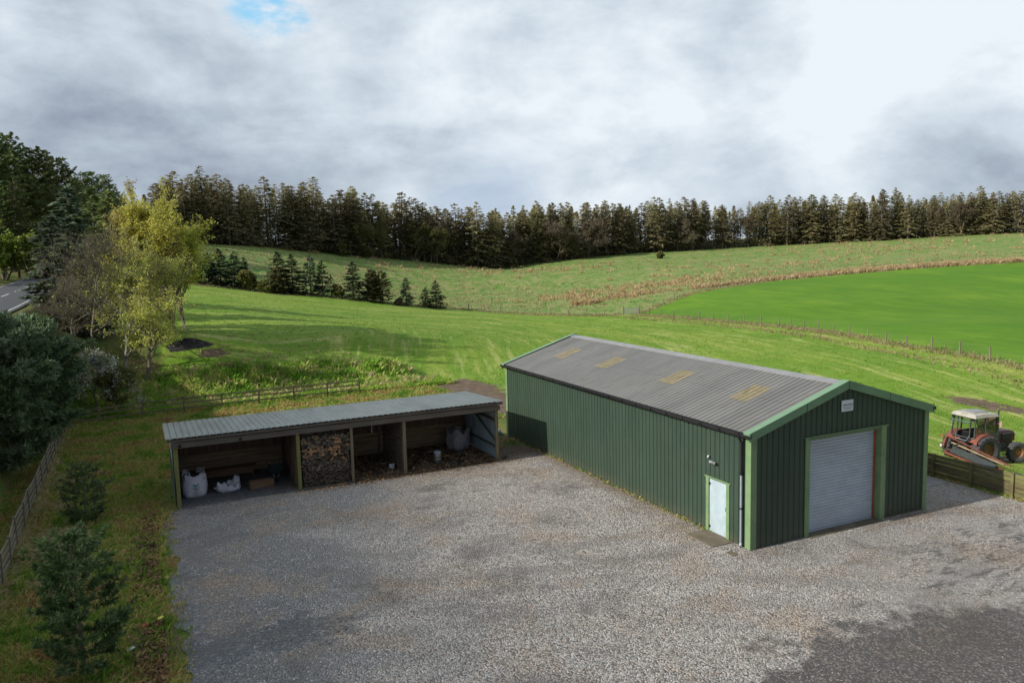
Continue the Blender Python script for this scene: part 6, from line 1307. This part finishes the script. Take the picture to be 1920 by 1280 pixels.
n = 44000; x = np.where(rng.random(n) < .75, -27.5 + 11 * rng.random(n), -17 + 19 * rng.random(n)); y = np.where(x < -16, -16 + 57 * rng.random(n) ** 1.1, 24 + 15 * rng.random(n))
k = ((x < -17.95 + .25 * wob(x, y, .8)) | (y > 20.2)) & (x < 4) & ((x < -13) | (y > 24)) ; x, y = x[k], y[k]
V, F = blades(rng, x, y, 7, .08, .30, .016, .10, 1.0)
tag(MB().add(V, F).build('verge_grass', G1), kind='stuff')
# flattened tan tussocks on the verge
rng = np.random.default_rng(15); G2 = grassmat('dead_grass_blades', [(.35, (.42, .36, .18)), (.5, (.54, .46, .25)), (.65, (.32, .25, .12))], 1.2)
cx = []; cy = []
for (a, b_, s, m) in ((-21.6, 13.4, .45, 260), (-21.4, 11.2, .5, 170), (-21.2, 8.4, .4, 70), (-22.2, 17.5, .4, 80), (-22.3, 22, .5, 80), (-19, 47.6, 1.2, 120), (-12, 46.3, 2.5, 150), (-6, 46, 3, 150), (-10, 42.2, 1.5, 80), (-3.5, 41.2, 1.2, 120)):
    cx.append(rng.normal(a, s, m)); cy.append(rng.normal(b_, s, m))
cx = np.concatenate(cx); cy = np.concatenate(cy); fx_ = -22.95 + rng.normal(0, .12, 900); fy_ = rng.uniform(-6, 36, 900); cx = np.concatenate([cx, fx_]); cy = np.concatenate([cy, fy_])
V, F = blades(rng, cx, cy, 16, .10, .34, .012, .13, 1.3); tag(MB().add(V, F).build('dead_grass', G2), kind='stuff')
# brown litter of leaves and twigs between verge and gravel
rng = np.random.default_rng(19); n = 5200; x = -18.25 - np.abs(rng.normal(0, .38, n)); y = rng.uniform(-8, 14.5, n); k = wob(x, y, 1.2, 2) > -.25; x, y = x[k], y[k]
m_ = MB().cards(np.stack([x, y, height(x, y) + rng.uniform(.03, .16, len(x))], 1), rng.uniform(.03, .09, len(x)), rng, elong=2.4, flat=.6)
tag(m_.build('verge_litter', leafmat('verge_litter_leaves', (.16, .085, .04), (.26, .16, .08), sc=2, rnd=0, trans=.1, c3=(.09, .055, .035))), kind='stuff')
# bank behind the shed
G3 = grassmat('bank_grass_blades', [(.34, (0.130, 0.286, 0.026)), (.46, (0.221, 0.403, 0.045)), (.54, (0.338, 0.468, 0.078)), (.60, (0.546, 0.520, 0.182)), (.68, (0.338, 0.273, 0.104))], .55)
n = 26000; x = rng.uniform(-24, 4, n); y = rng.uniform(37.9, 46.6, n); k = (y < 46 - .3 * np.abs(x + 9) * .12) & ((x < 1.5) | (y < 42)); x, y = x[k], y[k]
V, F = blades(rng, x, y, 5, .16, .48, .045, .12, .9); tag(MB().add(V, F).build('bank_grass', G3), kind='stuff')
# tall tangled tufts on the bank and round the fence
n = 420; x = rng.uniform(-22, 2, n); y = 40.2 + 5.2 * rng.random(n); cx = np.repeat(x, 9) + rng.normal(0, .22, n * 9); cy = np.repeat(y, 9) + rng.normal(0, .18, n * 9); k = cy < 46.2
V, F = blades(rng, cx[k], cy[k], 5, .30, .85, .035, .10, .8); tag(MB().add(V, F).build('bank_tufts', G3), kind='stuff')
n = 260; x = rng.uniform(-22, 2.5, n); y = 38.5 + 7.5 * rng.random(n); cx = np.repeat(x, 6) + rng.normal(0, .25, n * 6); cy = np.repeat(y, 6) + rng.normal(0, .2, n * 6)
V, F = blades(rng, cx, cy, 4, .25, .8, .022, .12, 1.0); tag(MB().add(V, F).build('dead_stalks', G2), kind='stuff')
# weeds along the shed foot, barn foot and yard rim
x = np.concatenate([rng.uniform(-18.3, -17.6, 500), rng.uniform(-2.4, -.3, 500), rng.uniform(-.12, -.04, 160), rng.uniform(12.6, 13.3, 600)]); y = np.concatenate([rng.uniform(-4, 20, 500), rng.uniform(17, 22, 500), rng.uniform(2, 19, 160), rng.uniform(-6, 9, 600)])
V, F = blades(rng, x, y, 5, .05, .22, .02, .05, .9, z=np.full(len(x), .02)); tag(MB().add(V, F).build('weeds', G1), kind='stuff')
# short tufts over the near field (gives the mown grass its grain)
G4 = grassmat('field_grass_blades', [(.36, (.10, .20, .018)), (.48, (.16, .26, .026)), (.56, (.27, .33, .055)), (.66, (.44, .43, .15))], .35)
n = 42000; x = rng.uniform(-20, 52, n); y = rng.uniform(-10, 100, n); k = inpoly(x, y, NEAR_POLY) & (rng.random(n) < 1.2 - np.hypot(x + 18, y + 20) / 140); x, y = x[k], y[k]
V, F = blades(rng, x, y, 4, .05, .13, .07, .18, 1.2); tag(MB().add(V, F).build('field_grass', G4), kind='stuff')
# rank grass strips along the wire fences and field edge
G5 = grassmat('rank_grass_blades', [(.34, (.16, .20, .05)), (.46, (.30, .26, .12)), (.56, (.42, .34, .19)), (.68, (.26, .16, .08))], .3, 1.5)
pts = []
for line, wd, dn in (([(52, 83), (49.9, 50.4), (42.5, 27.4), (39.8, 15.5), (37.2, 7.9)], .55, 9), ([(49, 82), (46.8, 50.5), (39.8, 29.0), (37, 17), (34.5, 8)], .4, 3), ([(50.5, 85.8), (32, 110.9), (11.2, 106.9), (-1.6, 108.9), (-12, 105.5)], .8, 11), ([(53.5, 84.5), (71.6, 94.2), (95, 100.4)], .7, 7)):
    for x, y, dx, dy in along(line, .5):
        for _ in range(int(dn * .5 * 2)): o = rng.normal(0, wd); pts.append((x - dy * o + rng.uniform(-.3, .3), y + dx * o + rng.uniform(-.3, .3)))
pts = np.array(pts); V, F = blades(rng, pts[:, 0], pts[:, 1], 5, .10, .40, .06, .2, .9); tag(MB().add(V, F).build('rank_grass', G5), kind='stuff')
# tussocks in the rough pasture
n = 26000; x = rng.uniform(-20, 285, n); y = rng.uniform(70, 216, n); k = inpoly(x, y, ROUGH_POLY); x, y = x[k], y[k]
den = .30 + .5 * wob(x, y, 9, 2) + .35 * wob(x, y, 2.6, 5); mid = np.exp(-((polydist(x, y, [(20, 130), (60, 115), (90, 112), (140, 95)])) / 22) ** 2) * .55 + np.exp(-(polydist(x, y, [(-5, 150), (20, 160), (45, 165)]) / 22) ** 2) * .45
k = rng.random(len(x)) < np.clip(den * .55 + mid - .12, .02, .95); x, y = x[k], y[k]
V, F = blades(rng, x, y, 5, .15, .45, .20, .35, 1.0); tag(MB().add(V, F).build('tussock_grass', G5), kind='stuff')
# bracken strip
GB = grassmat('bracken_fronds', [(.34, (.32, .22, .11)), (.48, (.46, .34, .18)), (.6, (.58, .46, .27)), (.7, (.34, .23, .12))], .35, 1.2)
pts = []
for x, y, dx, dy in along([(78, 102), (95, 103.5), (110, 99.5), (123.4, 94.6), (143.4, 83.6), (162, 73)], .5):
    wd = 2.6 if x > 95 else 1.3
    for _ in range(22 if x > 95 else 9): o = rng.uniform(-wd, wd) ; pts.append((x - dy * o, y + dx * o))
for cx_, cy_, s, m in ((60, 118, 4, 25), (76, 124, 9, 50), (92, 122, 10, 50), (100, 132, 14, 30), (56, 105, 1.2, 60), (68, 108, 3, 60), (120, 150, 16, 30), (160, 140, 22, 25), (190, 150, 22, 25), (215, 150, 20, 25), (100, 185, 12, 30), (75, 190, 15, 40), (40, 192, 15, 40), (205, 175, 22, 60)):
    for _ in range(m): q_ = (rng.normal(cx_, s), rng.normal(cy_, s * .6)); pts += [(q_[0] + rng.normal(0, .5), q_[1] + rng.normal(0, .4)) for _k in range(3)]
pts = np.array(pts); V, F = blades(rng, pts[:, 0], pts[:, 1], 9, .30, 1.05, .13, .38, .8); tag(MB().add(V, F).build('bracken', GB), kind='stuff')
